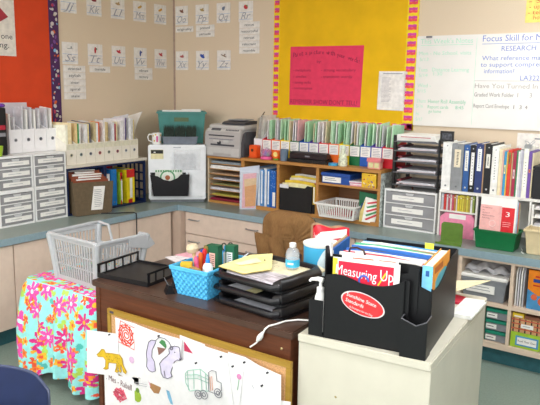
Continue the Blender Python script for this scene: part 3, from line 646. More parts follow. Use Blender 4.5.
m = MB().lathe([(.012, .024), (.016, .04), (.006, .06), (.001, .07)], 12, (-.008, 0, 0), 0).lathe([(.012, .024), (.014, .036), (.004, .05), (.001, .055)], 12, (.016, .0, 0), 1)
P('figure', m, [K('8a5ab8', .5), K('4aa87a', .5)], t, smooth=True)
t = T('toy_clock', 'small round orange toy with a yellow face beside the snow globe', 'toy', (1.352, -.315, ZB))
P('body', MB().lathe([(.001, -.014), (.03, -.014), (.036, 0), (.03, .014), (.001, .014)], 24), K('ee6a24', .4), t, loc=(0, 0, .042), rz=(PI/2, 0, 0), smooth=True)
P('face', MB().lathe([(.001, 0), (.02, 0), (.019, .002), (.001, .002)], 20), K('f4e28a', .4), t, loc=(0, -.014, .044), rz=(PI/2, 0, 0)); P('foot', box(-.02, .02, -.012, .012, 0, .012), K('6aa83a', .4), t, .002)
m = MB().lathe([(.03, 0), (.031, .005), (.032, .088), (.029, .088), (.028, .008), (.0005, .006)], 20)
S1('pencil_cup', m, K('67798c', .4), 'grey-blue cup in front of the green-labelled coloured files', 'cup', (1.425, -.315, ZB), smooth=True)
t = T('hole_punch', 'long black three-hole punch on the oak bookcase', 'hole punch', (1.645, -.345, ZB))
P('base', box(-.18, .17, 0, .1, 0, .026), BLACKP, t, .005); P('arm', MB().prism([(.01, .03), (.09, .028), (.09, .06), (.06, .082), (.02, .07)], 'x', -.165, .158), K('222226', .3), t, .006)
P('badge', box(-.02, .02, .0085, .01, .045, .055), K('8a8a90', .4), t); P('pivot', box(-.175, .165, .05, .09, .027, .04), BLACKP, t)
S1('tape_roll', MB().lathe([(.02, 0), (.036, 0), (.036, .018), (.02, .018), (.02, 0)], 24, cap=False), K('3f9bc8', .3), 'light blue tape roll lying right of the hole punch', 'tape', (1.865, -.33, ZB), smooth=True)
t = T('lotion_bottle', 'pale patterned bottle in front of the orange file', 'bottle', (1.935, -.315, ZB))
P('body', MB().lathe([(.03, 0), (.034, .01), (.032, .05), (.022, .09), (.016, .1), (.016, .128)], 20), mat('pale_pattern', (212, 216, 190), .5, .2, 70), t, smooth=True)
P('cap', MB().lathe([(.017, .128), (.018, .145), (.012, .15), (.001, .15)], 16), K('dbe6d4', .5), t, smooth=True)
t = T('keepsake_box', 'little pink and green house-shaped box at the right end of the bookcase', 'box', (2.185, -.325, ZB))
t.scale = (.95, 1, .85)
P('body', box(-.05, .05, 0, .05, 0, .058), K('e8a898', .5), t, .003); P('roof', MB().prism([(-.006, .058), (.056, .058), (.05, .088), (0, .088)], 'x', -.056, .056), K('dc7a7c', .5), t, .002)
P('panel', MB().box(-.04, -.004, -.002, 0, .01, .05).box(.006, .042, -.002, 0, .01, .05), K('d8d8a0', .5), t)

# ------------------------------------------------------------------ black letter trays, white shelf, binders
t = T('tray_stack', 'stack of black letter trays on the white drawer unit', 'letter trays', (2.495, -.335, .976))
W = .165
for a in ((-W, -W+.02, 0, .02, 0, .37), (-W, -W+.02, .24, .27, 0, .37), (W-.01, W, 0, .02, 0, .35), (W-.01, W, .24, .27, 0, .35)): P('post', box(*a), BLACKP, t, .002)
zt = [.03, .115, .19, .262, .325]
GB = K('66676c', .3)
for z in zt: P('tray', MB().box(-W+.01, W-.005, -.01, .28, z, z+.005).box(-W+.01, -W+.014, .02, .28, z, z+.03).box(W-.009, W-.005, .0, .28, z, z+.03).prism([(-W+.012, z+.005), (W-.006, z+.005), (W-.03, z+.016), (-W+.04, z+.01)], 'y', -.012, -.009), GB, t)
for k, z in enumerate(zt[:4]):
    S1('paper_stack', MB().box(-.13, .14, .0, .26, 0, .012, 0).box(-.11, .145, -.006, .25, .012, .022, 1), [K('e8d8d6', .7), K('cfcdd2', .7)], 'pale paper stack in the %s black letter tray from the bottom' % ORD[k], 'paper', (2.495, -.33, .976+z+.0055), 0, 'paper stacks in the black letter trays')
    S1('magazine', box(-.13, -.10, .01, .2, 0, .009), K(('8a3a42', '94384a', '8f4450', '7a4054')[k], .5), 'red-edged magazine at the left side of the %s black letter tray from the bottom' % ORD[k], 'magazine', (2.493, -.33, .976+z+.0282), 0, 'magazines in the black letter trays')
m = MB().box(-.145, .15, .0, .25, 0, .022, 0).box(-.14, .13, -.008, .24, .022, .045, 0); m.box(-.11, .1, -.0088, -.008, .028, .033, 1)
S1('paper_box', m, [PAPER, K('c8545a', .6)], 'white paper box lying in the top black letter tray', 'paper', (2.493, -.325, 1.3065), bevel=.001)
S1('watch_strap', MB().tube([(.06*math.cos(a*PI/9), .01+.01*math.sin(a*2), .0+.038*math.sin(a*PI/9)) for a in range(10)], .006, 6), K('4a2c1c', .4), 'brown looped strap on the white drawer unit under the trays', 'strap', (2.42, -.33, .984), smooth=True)
t = T('photo_frame', 'small black picture frame on top of the white and grey binders', 'photo frame', (2.70, -.33, 1.3235))
P('frame', MB().box(-.045, .045, 0, .012, 0, .012).box(-.045, .045, 0, .012, .053, .066).box(-.045, -.033, 0, .012, .012, .053).box(.033, .045, 0, .012, .012, .053).box(-.01, .01, .012, .05, 0, .004), BLACKP, t)
P('picture', box(-.033, .033, .004, .006, .012, .053), K('4a4c55', .4, var=.4, scale=60), t)

SHW = K('e6e3dc', .5, var=.02)
t = T('counter_shelf', 'white shelf unit on the right end of the counter, holding binders on top', 'shelf', (2.683, -.36, .7005))
P('top', box(0, 1.0, 0, .31, .29, .308), SHW, t, .002); P('side_panel', box(0, .012, .001, .31, 0, .29), SHW, t); P('side_panel', box(.988, 1.0, .001, .31, 0, .29), SHW, t)
for a in (.245, .57): P('divider', box(a, a+.012, .001, .31, 0, .29), SHW, t)
P('shelf', box(.012, .245, .002, .31, .166, .176), SHW, t); P('back', box(.012, .988, .3, .31, 0, .29), SHW, t)
x = 2.70
bc = [('b8bcc4', .014), ('c83a34', .016), ('d8d0d0', .01), ('b85a6a', .012), ('e3d5d2', .01), ('c8506a', .012), ('b87c34', .012), ('e0d6d0', .008), ('d8c034', .014), ('c8b83a', .014), ('d9c94a', .01), ('b8a03a', .014), ('cfc24c', .012), ('a8963c', .012), ('e8e4de', .012), ('8a9a4a', .012)]
nmC = ['grey', 'red', 'white', 'rose', 'pale pink', 'deep pink', 'amber', 'cream', 'bright yellow', 'mustard', 'pale yellow', 'ochre', 'lemon yellow', 'khaki', 'white', 'olive']
for k, (c, w) in enumerate(bc):
    S1('thin_book', MB().box(0, w-.001, 0, .18, 0, .108-.003*(k % 3), 0).box(.002, w-.003, -.0006, 0, .085, .09, 1), [K(c, .5), K(['f0e8d8', '8a3038', '9a7a2a'][k % 3], .6)], 'thin %s book, %s from the left in the small row below the binders' % (nmC[k], ORD[k] if k < 13 else ['fourteenth', 'fifteenth', 'sixteenth'][k-13]), 'book', (x, -.352, .877), 0, 'small books below the binders')
    x += w+.0015
t = T('pink_box', 'pink file box with white label at the bottom left of the white shelf', 'box', (2.698, -.355, .7005))
P('body', MB().prism([(0, 0), (.225, 0), (.225, .13), (.21, .16), (.03, .16), (0, .13)], 'y', 0, .2), K('ee8fae', .5), t, .002); P('label', box(.06, .17, -.002, 0, .125, .155), PAPER, t)
OL = K('5f7f33', .4, var=.05)
t = T('bookend', 'olive green metal bookend on the counter in front of the pink box', 'bookend', (2.833, -.505, .7005), math.radians(4))
P('plate', MB().prism([(-.068, 0), (.068, 0), (.068, .115), (.055, .128), (-.055, .128), (-.068, .115)], 'y', 0, .004), OL, t); P('base', MB().prism([(-.068, .0), (.068, 0), (.085, -.085), (-.078, -.085)], 'z', 0, .003), OL, t)
P('lip', box(-.078, .085, -.087, -.083, 0, .014), OL, t)
for k, c in enumerate(('23232a', '2a3350')):
    S1('dark_book', box(0, .017, 0, .2, 0, .27), K(c, .4), ('black', 'dark navy')[k]+' tall book just right of the small books, beside the green bin', 'book', (2.945+.019*k-.001, -.35, .7005))
GREEN = mat('green_plastic', (16, 108, 60), .35, .05, 12)
t = T('green_bin', 'dark green plastic bin holding maths books on the counter', 'bin', (3.107, -.525, .7005))
P('tub', open_tub(.225, .25, .13, .145, .118, .004, .008), GREEN, t, .003)
t = T('math_book', 'white, pink and red maths workbook at the front of the green bin', 'book', (3.107, -.503, .706)); t.rotation_euler[0] = -.05
P('cover', box(-.108, .105, 0, .003, 0, .31), PAPER, t); P('pages', box(-.106, .103, .003, .014, .002, .308), PAPER, t); P('back_cover', box(-.108, .105, .014, .016, 0, .31), K('d8d4d0', .5), t)
P('pink_panel', box(-.107, .02, -.001, 0, .02, .26), K('efb4ae', .5), t); P('red_panel', box(.021, .096, -.001, 0, .02, .255), K('d9202a', .4), t)
write(t, '3', .045, -.0015, .2, .024, .03, WHITE); write(t, 'Essentials', -.095, -.0015, .24, .062, .008, K('8a4a50', .6)); write(t, 'to', -.095, -.0015, .225, .015, .008, K('8a4a50', .6)); write(t, 'Achieve', -.095, -.0015, .208, .045, .008, K('8a4a50', .6))
write(t, 'Mathematics', -.095, -.0015, .192, .075, .008, K('8a4a50', .6)); write(t, 'Success', -.095, -.0015, .176, .046, .008, K('8a4a50', .6))
P('print', lines(MB(), .03, .088, .135, .17, 3, -.001, 0, .003), K('f0b0b0', .5), t)
P('ring', MB().lathe([(.017, 0), (.02, 0), (.02, .001), (.017, .001)], 24, cap=False), K('f6d4cf', .5), t, loc=(-.03, -.0012, .15), rz=(PI/2, 0, 0))
for k, (c, n) in enumerate((('dfe6ee', 'white'), ('9fc4e0', 'pale blue'), ('e2654a', 'orange-red'), ('b9b48a', 'khaki'))):
    S1('thin_book', box(-.102+.012*k, .107+.002*k, 0, .01, 0, .295-.006*k), K(c, .5), '%s workbook in the green bin, %s behind the maths workbook' % (n, ORD[k]), 'book', (3.107, -.481+.0125*k, .706), 0, 'workbooks in the green bin')
# paper trays right of it and beige bin
t = T('paper_tray_stack', 'stack of white paper trays in the right part of the white shelf', 'letter trays', (3.27, -.365, .7005))
P('frame', MB().box(0, .012, 0, .28, 0, .275).box(.29, .302, 0, .28, 0, .275), SHW, t)
for k in range(5):
    P('tray', box(.012, .29, -.004, .28, .04+.052*k, .046+.052*k), SHW, t)
    S1('paper_stack', box(.02, .28, .002, .26, 0, .014), K(('d9d6d2', 'c9c8cc', 'b9b8bc', 'dedbd6', 'cac6c4')[k], .7), 'paper stack in the %s white paper tray from the bottom, right of the green bin' % ORD[k], 'paper', (3.27, -.362, .7475+.052*k), 0, 'papers in the white paper trays')
t = T('beige_bin', 'beige plastic bin at the right edge of the counter', 'bin', (3.425, -.50, .7005)); P('tub', open_tub(.27, .30, .13, .15, .15, .004, .01), K('d6c49c', .45, var=.03), t, .003)
S1('cord', MB().tube([(3.235, -.40, .7045), (3.255, -.45, .7045), (3.262, -.50, .7045), (3.28, -.53, .7045)], .003, 6), WHITE, 'short white cord between the green and beige bins', 'cord', smooth=True)

# binders and books on the white shelf
ZS = 1.009
rows = [('white wide binder with grey finger hole', 2.685, .060, .31, 'ecebe7', 1, None, (.2, .7)), ('grey wide binder with cream label', 2.748, .074, .305, '8b8d8f', 1, 'e8dcc0', (.5, .88)), ('blue binder with white label', 2.826, .038, .30, '2c5a98', 1, 'efeee8', (.45, .88)),
        ('black binder with long white label', 2.866, .035, .30, '16181c', 1, 'f1f0ec', (.15, .85)), ('navy binder with white label', 2.903, .046, .312, '27386e', 1, 'eef0f0', (.45, .9)), ('thin tan folder between navy and black binders', 2.951, .007, .315, 'a88a6a', 0, None, None),
        ('black binder with cream label', 2.960, .042, .315, '141417', 1, 'eceade', (.52, .8)), ('white binder with pale green edge', 3.004, .042, .302, 'e9e9e2', 1, 'f2f2ec', (.25, .85)), ('cream book', 3.048, .018, .285, 'e9dcb6', 0, None, None), ('pale pink thin book', 3.067, .01, .28, 'e2b3a2', 0, None, None),
        ('sky blue paperback', 3.079, .014, .275, '3a97c8', 0, 'f0e6a0', (.5, .7)), ('yellow thin paperback', 3.094, .006, .275, 'e3cb4a', 0, None, None), ('scarlet paperback with olive top', 3.102, .02, .285, 'd9402c', 0, '8a7a3a', (.7, .95)), ('tan thin book', 3.124, .007, .27, 'c8a878', 0, None, None),
        ('crimson paperback', 3.133, .018, .28, 'a82a48', 0, 'e6c6c8', (.4, .6)), ('green thin book', 3.153, .007, .285, '3d8a5a', 0, None, None), ('white thin book', 3.162, .009, .28, 'eae8e4', 0, None, None), ('pale grey thin book', 3.172, .01, .29, 'cfcfd4', 0, None, None), ('lilac-grey thin book', 3.184, .008, .285, 'b9b6c6', 0, None, None),
        ('cream binder with black lettering under the silver clip', 3.194, .028, .30, 'ecebdc', 1, 'f4f2e8', (.15, .8)), ('purple paperback', 3.224, .018, .285, '6f4fa0', 0, 'e08a5a', (.55, .62)), ('beige tall folder', 3.244, .008, .275, 'd8c8a4', 0, None, None)]
for k, (lb, x, w, h, c, hole_, lc, ls) in enumerate(rows):
    binder('binder' if hole_ else 'book', lb+(' on top of the white shelf'), (x, -.345, ZS), 0, w, .26 if hole_ else .22, h, c, 1 if lc else None, 'binders and books on the white shelf', 0, .45, 'c4c6c8' if c in ('16181c', '141417', '27386e', '2c5a98') else '6a6c70', lc or 'f1efe8', ls or (.5, .9), bool(hole_))
t = T('storage_case', 'black plastic case at the right end of the white shelf top', 'box', (3.254, -.355, ZS)); P('body', box(0, .25, 0, .2, 0, .185), K('1c1c20', .6), t, .008); P('lid', box(-.001, .252, -.003, .203, .186, .2), K('1c1c20', .5), t, .004)
t = T('binder_clip', 'silver clip standing on the cream binder', 'clip', (3.21, -.32, 1.31))
P('body', MB().prism([(-.018, 0), (.018, 0), (.006, .024), (-.006, .024)], 'x', -.02, .02), STEEL, t)
P('wire_arm', MB().tube([(-.012, 0, .02), (-.02, -.005, .045), (.0, -.008, .038), (.012, 0, .02)], .0022, 6), STEEL, t, smooth=True); P('wire_arm', MB().tube([(-.005, .004, .02), (.028, .01, .05), (.034, .008, .042), (.012, .004, .02)], .0022, 6), STEEL, t, smooth=True)

# ------------------------------------------------------------------ wall displays
def LWL(y, z, off=.002): return (off, y, z)
OR = mat('orange_paper', (214, 70, 30), .85, .04, 6, bump=.25, bscale=7); YE = mat('yellow_paper', (236, 186, 14), .85, .04, 5, bump=.25, bscale=6)
bd = T('bulletin_board', 'orange paper bulletin board with purple patterned border on the left wall', 'bulletin board', (.001, -1.345, 1.36), PI/2)
P('backing_paper', box(-2.2, 0, -.006, 0, 0, 1.32), OR, bd)
m = MB().box(0, .083, -.009, 0, 0, 1.32, 0); random.seed(21)
for z in np.arange(.02, 1.31, .034):
    for q in range(2):
        a = random.uniform(.012, .07); r = random.uniform(.007, .017); zz = z+random.uniform(-.01, .01); an = random.uniform(0, 3); el = random.uniform(.4, 1)
        m.prism([(a+r*math.cos(i*.9)*math.cos(an)-el*r*math.sin(i*.9)*math.sin(an), zz+r*math.cos(i*.9)*math.sin(an)+el*r*math.sin(i*.9)*math.cos(an)) for i in range(7)], 'y', -.0098-.0003*q, -.009, random.choice([1, 1, 1, 2, 3, 4, 5, 6]))
P('border', m, [K('4b2858', .6)]+[K(c, .6) for c in ('cfc8c4', '7fb4d8', 'd8642c', 'c4b8a0', '7a4a90', 'b83a5a')], bd)
t = T('poster', 'white poster with crimson shapes and lettering on the orange board', 'poster', (.0085, -1.905, 1.84), PI/2)
P('sheet', box(-.25, .275, -.002, 0, 0, .6), K('e4dcd0', .7), t)
m = MB().prism([(.06, .265), (.15, .335), (.225, .265), (.06, .17)], 'y', -.003, -.002).prism([(.02, .37), (.16, .385), (.18, .46), (.13, .56), (.0, .5)], 'y', -.003, -.002).prism([(-.2, .2), (.03, .25), (.0, .45), (-.2, .4)], 'y', -.003, -.002)
P('shapes', m, K('a8333f', .6), t)
write(t, 'for one', .07, -.003, .115, .18, .04, INK); write(t, 'thing.', .07, -.003, .055, .15, .04, INK); write(t, 'A place', -.19, -.003, .115, .2, .04, INK); write(t, 'every', -.15, -.003, .055, .15, .04, INK)

bd = T('bulletin_board', 'yellow paper bulletin board with pink ribbon border on the back wall', 'bulletin board', (1.10, -.001, 1.36))
P('backing_paper', box(.05, 1.18, -.006, 0, .05, 1.3), YE, bd)
PK = [K('f4d420', .6), K('d8489e', .6), K('f2525a', .6)]
def ribbon(vert, x, n, step, w):
    m = MB()
    if vert: m.box(x, x+w, -.009, 0, 0, n*step, 0)
    else: m.box(0, n*step, -.009, 0, 0, w, 0)
    for k in range(n):
        for c, a, b in ((1, .52, .83), (2, .2, .52)):
            q = []
            for i in range(7): q.append((i/6, b+.035*math.sin(i*1.9+k)))
            for i in range(6, -1, -1): q.append((i/6, a+.035*math.sin(i*1.9+k+1)*(1 if c == 2 else 0)))
            pts = [(x+w*(.12+.76*u), (k+v)*step) for u, v in q] if vert else [((k+v)*step, w*(.1+.8*u)) for u, v in q]
            m.prism(pts, 'y', -.0102, -.009, c)
    return m
P('border', ribbon(True, .0, 23, .058, .058), PK, bd); P('border', ribbon(True, 1.145, 23, .058, .085), PK, bd)
P('border', ribbon(False, 0, 21, .0585, .05), PK, bd)
t = T('poster', 'bright pink handwritten poster on the yellow board', 'poster', (1.262, -.008, 1.515))
P('sheet', MB().prism([(0, 0), (.638, -.002), (.652, .455), (.003, .458)], 'y', -.002, 0), mat('pink_paper', (232, 62, 98), .8, .03, 20), t)
PI_ = K('9c2a4a', .8)
for i, chh in enumerate('Paint a picture with your words!'):
    if chh == ' ': continue
    u = i/31; write(t, chh, .03+.585*u, -.003, .355+.055*math.sin(PI*(u*.9+.12))-.03*u, None, .038 if chh.isupper() or chh in 'tdh' else .03, PI_)
for s, x, z, w in (('by:', .25, .33, .04), ('- metaphors', .035, .265, .16), ('- similes', .035, .215, .12), ('- strong verbs', .03, .17, .17), ('- onomatopoeia', .025, .125, .19), ('- strong vocabulary', .29, .265, .3), ('- transition words', .29, .215, .27)):
    write(t, s, x, -.003, z, w, .022, PI_)
write(t, "REMEMBER SHOW DON'T TELL!", .012, -.003, .012, .6, .036, PI_)
t = T('notice', 'white printed list pinned at the right side of the yellow board', 'notice', (2.04, -.008, 1.498))
P('sheet', lines(MB().prism([(0, .004), (.22, 0), (.228, .282), (.006, .283)], 'y', -.002, 0, 0), .03, .11, .06, .24, 20, -.002, 1, .003), [K('f0ebe6', .7), K('b5b0b4', .8)], t); P('heading', box(.04, .19, -.0028, -.002, .263, .268), GREYINK, t)

# whiteboard
t = T('whiteboard', 'whiteboard with handwritten class notes in green, blue and grey on the back wall', 'whiteboard', (2.33, -.001, 1.40))
P('panel', box(0, 1.75, -.014, 0, 0, .622), mat('whiteboard', (230, 227, 221), .2, .01, 8), t, .003)
GRN = K('b0e0c6', .7); BLU = K('7086c8', .7); GRY = K('aaa29a', .7)
DG = K('84cba8', .7)
def wx(p): return float(np.interp(p, [421, 480, 540, 600], [.02, .44, .82, 1.175]))
def wb(s, px, py, w, h, m): return write(t, s, wx(px), -.0146, .622-(py-34.2)*.00662, wx(px+w)-wx(px), h*.0066, m)
for s, px, py, w, h, mm in [("This Week's Notes", 422, 42.3, 52, 5.2, GRN), ('Mon - No School, visits', 420, 54, 53, 4, GRN), ('5/13', 422, 60, 9, 3.5, GRN), ('Tues   Distance Learning', 420, 71, 52, 4.2, GRN), ('5/14', 422, 76.5, 9, 3.5, GRN), ('1:30', 437, 75, 9, 3.5, GRN), ('Wed -', 419, 87.5, 16, 4.2, GRN), ('5/15', 421, 93, 9, 3.5, GRN),
                            ('Thurs', 418.5, 103.8, 12, 4.2, GRN), ('Honor Roll Assembly', 433, 104, 38, 4.2, DG), ('5/16', 420, 109, 8, 3.5, GRN), ('Report cards', 433, 109.5, 21, 3.6, DG), ('8:45', 461, 109.5, 8, 3.6, DG), ('go home', 434, 114, 13, 3.4, DG), ('Fri', 418, 117.5, 6, 4, GRN), ('5/17', 420, 123, 8, 3.4, GRN),
                            ('Focus Skill for May', 483.5, 41.5, 68, 6.2, BLU), ('RESEARCH', 503.5, 51, 34, 5, BLU), ('What reference materials', 484, 60, 78, 4.6, BLU), ('to support comprehension', 483, 66.3, 84, 4.6, BLU), ('information?', 487, 72.8, 31, 4.6, BLU), ('LA322', 524.5, 79.6, 19, 5, BLU),
                            ('Have You Turned In Your', 478.5, 87.5, 84, 4.8, GRY), ('Graded Work Folder', 478.5, 96, 41, 4.2, K('7a7470', .7)), ('1', 523, 96, .8, 4.6, GRY), ('3', 535, 96, 2.4, 4.6, GRY), ('Report Card Envelope', 478.5, 107.2, 37, 4, K('7a7470', .7)), ('1', 520, 107.5, .7, 4, K('7a7470', .7)), ('3', 526, 107.5, 2.2, 4, K('7a7470', .7)), ('4', 531.5, 107.5, 2.4, 4, K('7a7470', .7))]:
    wb(s, px, py, w, h, mm)
m = MB().box(.03, .40, -.0148, -.014, .556, .559, 0); m.box(.46, 1.2, -.0148, -.014, .556, .559, 1); m.box(.422, .424, -.0148, -.014, .02, .6, 0); m.box(.424, 1.7, -.0148, -.014, .316, .3185, 2)
P('ruled_lines', m, [GRN, BLU, GRY], t)
S1('magnet', box(-.02, .02, -.01, 0, 0, .012), K('6a6a72', .4), 'small dark magnet on the top edge of the whiteboard', 'magnet', (2.42, -.0155, 2.008))
t = T('note_sheet', 'yellow note with red handwriting above the whiteboard', 'note', (3.05, -.001, 2.085), -.0)
P('sheet', box(0, .5, -.003, 0, 0, .4), K('efe07a', .7), t)
RD = K('d8603c', .7)
for s, z, x in (('- Say it', .12, .015), ('- upset you', .085, .02), ('- tell Mom', .05, .015), ('how you feel', .018, .05)): write(t, s, x, -.004, z, .2, .026, RD)
t = T('wall_notice', 'white notice on the back wall behind the right end of the binders', 'notice', (3.06, -.001, 1.02)); P('sheet', box(0, .45, -.002, 0, 0, .362), K('e9e4dc', .7), t); P('heading', box(.11, .3, -.003, -.002, .325, .333), GREYINK, t); P('heading', box(.05, .12, -.003, -.002, .275, .28), GREYINK, t)

# alphabet cards and word cards
CARD = K('ebe6e0', .7); BL = K('9db4d8', .7)
def card(let, loc, rz, col, word):
    t = T('alphabet_card', 'alphabet card with cursive %s on the %s wall' % (let, word), 'alphabet card', loc, rz, 'alphabet cards')
    m = MB().box(-.074, .074, -.002, 0, 0, .165, 0)
    for z in (.018, .075): m.box(-.07, .07, -.0026, -.002, z, z+.0025, 1)
    P('sheet', m, [CARD, BL], t); write(t, let, -.05, -.003, .022, .1, .058, K('a4a4ac', .8), shear=.35)
    if col:
        random.seed(ord(let[0])); a = random.uniform(-.6, .6); m = MB(); c, s_ = math.cos(a), math.sin(a)
        l, w = {'S': (.03, .003), 'Z': (.035, .005), 'V': (.025, .01), 'Q': (.016, .016), 'R': (.022, .018), 'Y': (.03, .014)}.get(let[0], (.026, .01))
        if let[0] in 'VT': c, s_ = .05, 1
        m.prism([(l*math.cos(i*.785)*c-w*math.sin(i*.785)*s_, .118+l*math.cos(i*.785)*s_+w*math.sin(i*.785)*c) for i in range(8)], 'y', -.003, -.002, 0)
        m.prism([(.012+.008*math.cos(i*1.05), .128+.008*math.sin(i*1.05)) for i in range(6)], 'y', -.0034, -.003, 1)
        P('picture', m, [K(col, .6), K({'R': '4a8a4a', 'T': '4a7a4a'}.get(let[0], col), .6)], t)
for k, (let, col) in enumerate((('Jj', None), ('Kk', '8a3038'), ('Ll', 'b59a70'), ('Mm', 'c9a050'), ('Nn', 'd09a3a'))): card(let, (.002, -1.158+.245*k, 2.184), PI/2, col, 'left')
for k, (let, col) in enumerate((('Ss', '9a9a98'), ('Tt', 'b8303c'), ('Uu', 'c02c3a'), ('Vv', '3c4f90'), ('Ww', 'b83a40'))): card(let, (.002, -1.16+.245*k, 1.803), PI/2, col, 'left')
for k, (let, col) in enumerate((('Oo', '7a4a38'), ('Pp', 'b09860'), ('Qq', '6a7a92'), ('Rr', 'c0343c'))): card(let, (.096+.238*k, -.002, 2.186), 0, col, 'back')
for k, (let, col) in enumerate((('Xx', 'b05a58'), ('Yy', '2f4fa8'), ('Zz', '7a5a40'))): card(let, (.096+.241*k, -.002, 1.794), 0, col, 'back')
def words(ws, loc, rz, under):
    for k, s in enumerate(ws):
        p = (loc[0], loc[1], loc[2]-.052*(k+1))
        t = T('word_card', 'white word card reading %s under the %s alphabet card' % (s, under), 'word card', p, rz, 'word cards')
        P('sheet', box(-.105, .105, -.002, 0, 0, .05), CARD, t); write(t, s, -.0078*len(s), -.003, .016, .0156*len(s), .021, INK)
words(['stranded', 'stylish', 'smear', 'spiral', 'stale'], (.002, -1.125, 1.797), PI/2, 'Ss'); words(['tremble'], (.002, -.872, 1.80), PI/2, 'Tt'); words(['vibrant', 'victory'], (.002, -.39, 1.803), PI/2, 'Vv')
words(['originality'], (.128, -.002, 2.176), 0, 'Oo'); words(['pretend', 'persuade'], (.369, -.002, 2.18), 0, 'Pp'); words(['rescue', 'resourceful', 'retreat', 'reluctant', 'resemble'], (.848, -.002, 2.187), 0, 'Rr')

# ------------------------------------------------------------------ the desk
DW = wood('dark_walnut', (104, 58, 34), (74, 38, 24), .35, (2, 2, 40), 2); DT = mat('walnut_top', (76, 54, 44), .3, .12, 14)
t = T('teacher_desk', 'dark brown wooden teacher desk in the middle of the room', 'desk')
P('desktop', MB().prism([(1.785, -2.5), (2.925, -2.5), (2.872, -1.64), (1.785, -1.64)], 'z', .708, .738), DT, t, .004)
P('front_panel', box(1.835, 2.885, -2.492, -2.474, .04, .707), DW, t); P('corner_post', box(1.807, 1.835, -2.495, -2.43, 0, .707), DW, t); P('corner_post', box(2.885, 2.913, -2.495, -2.43, 0, .707), DW, t)
for x0, x1 in ((1.807, 2.15), (2.52, 2.86)):
    p = P('pedestal', box(x0, x1, -2.43, -1.70, .04, .707), DW, t)
    for k in range(3):
        d = P('drawer', box(x0+.01, x1-.01, -1.699, -1.682, .06+.215*k, .265+.215*k), DW, p, .002)
        P('handle', box((x0+x1)/2-.05, (x0+x1)/2+.05, -1.681, -1.668, .16+.215*k, .175+.215*k), STEEL, d)
P('screw', MB().lathe([(.0001, 0), (.006, 0), (.004, .003), (.0001, .003)], 12), K('b8a070', .3, metal=.7), t, loc=(2.87, -2.4925, .66), rz=(PI/2, 0, 0))

CAB = mat('cream_metal', (206, 201, 184), .35, .02, 8); 
t = T('file_cabinet', 'cream two-drawer metal file cabinet right of the desk', 'file cabinet', (2.942, -2.49, 0), math.radians(4.3))
P('body', box(0, .51, .008, .83, .02, .705), CAB, t, .002); P('top', box(-.001, .511, 0, .85, .706, .738), CAB, t, .004); P('base', box(.01, .50, .02, .82, 0, .02), K('55524c', .6), t)
for k in range(2):
    d = P('drawer', box(.012, .498, .831, .848, .035+.335*k, .36+.335*k), CAB, t, .002); P('handle', box(.2, .3, .849, .865, .27+.335*k, .285+.335*k), STEEL, d)
P('rivet', MB().lathe([(.0001, 0), (.005, 0), (.003, .002), (.0001, .002)], 10), K('b0a070', .3, metal=.6), t, loc=(.16, .0078, .52), rz=(PI/2, 0, 0))

# cork board of drawings fixed to the desk front
BX, BY, BZ = 1.915, -2.508, .63
t = T('cork_board', 'oak-framed cork board on the front of the desk', 'cork board', (BX, BY, BZ))
CORK = mat('cork', (206, 160, 112), .9, .12, 160); FRM = wood('gold_oak', (176, 140, 58), (150, 116, 40), .45, (1, 10, 10), 3)
P('frame', MB().box(0, 1.02, -.016, 0, -.026, 0), FRM, t, .002); P('frame', MB().box(0, 1.02, -.016, 0, -.62, -.594), FRM, t, .002)
P('frame', MB().box(0, .024, -.016, 0, -.593, -.027), FRM, t, .002); P('frame', MB().box(.996, 1.02, -.016, 0, -.593, -.027), FRM, t, .002)
P('cork', box(.0245, .9955, -.012, -.003, -.593, -.027), CORK, t)
P('mount_plate', box(.02, .045, -.0175, -.0162, -.018, -.008), K('4a4450', .5), t)
WP = K('eeecec', .75, var=.02)
def pinned(label, pts, layer, marks=(), pin=None, curl=0, mk=WP, group='drawings on the cork board'):
    y = -.0165-.0035*layer
    t = T('drawing', label, 'drawing', (BX, BY, BZ), 0, group)
    P('sheet', MB().prism(pts, 'y', y-.001, y), mk, t)
    for i, (nm, kind, q, col) in enumerate(marks):
        yy = y-.0018-.0004*i
        if kind == 'fill': mb = MB().prism(q, 'y', yy, yy+.0003)
        elif kind == 'line': mb = MB().tube([(a, yy, b) for a, b in q], .0026 if nm == 'scribble' else .0016, 5)
        elif kind == 'loop': mb = MB().tube([(a, yy, b) for a, b in q], .0019, 5, True)
        P(nm, mb, K(col, .7), t)
    if pin:
        for a, b in pin: P('push_pin', MB().lathe([(.004, 0), (.003, .004), (.0045, .008), (.0001, .009)], 10), K('2e2c34', .4), t, loc=(a, y-.001, b), rz=(PI/2, 0, 0))
    return t, y
circ = lambda a, b, r, n=14, s=1: [(a+r*math.cos(2*PI*i/n), b+s*r*math.sin(2*PI*i/n)) for i in range(n)]
cat = [(-.065, -.24), (-.047, -.225), (-.029, -.204), (-.012, -.202), (-.002, -.216), (.042, -.208), (.091, -.202), (.109, -.215), (.114, -.245), (.137, -.274), (.131, -.284), (.117, -.28), (.1, -.249), (.094, -.262), (.102, -.28), (.096, -.287), (.085, -.28), (.08, -.254), (.076, -.279), (.083, -.285), (.072, -.294), (.059, -.293), (.067, -.273), (.071, -.249), (.018, -.258), (.012, -.284), (.015, -.289), (-.003, -.299), (-.022, -.299), (-.007, -.287), (-.003, -.252), (-.02, -.24), (-.042, -.245), (-.057, -.248)]
random.seed(4)
spots = [('spot', 'fill', circ(random.uniform(0, .1), random.uniform(-.245, -.213), .0022, 6), '8a6a20') for _ in range(16)]
pinned('sheet with a yellow spotted big cat at the left edge of the cork board', [(-.131, -.133), (.087, -.102), (.08, -.311), (-.142, -.353)], 3, [('cat', 'fill', cat, 'dcb62a'), ('outline', 'loop', cat, 'b89430')]+spots, [(.03, -.117)])
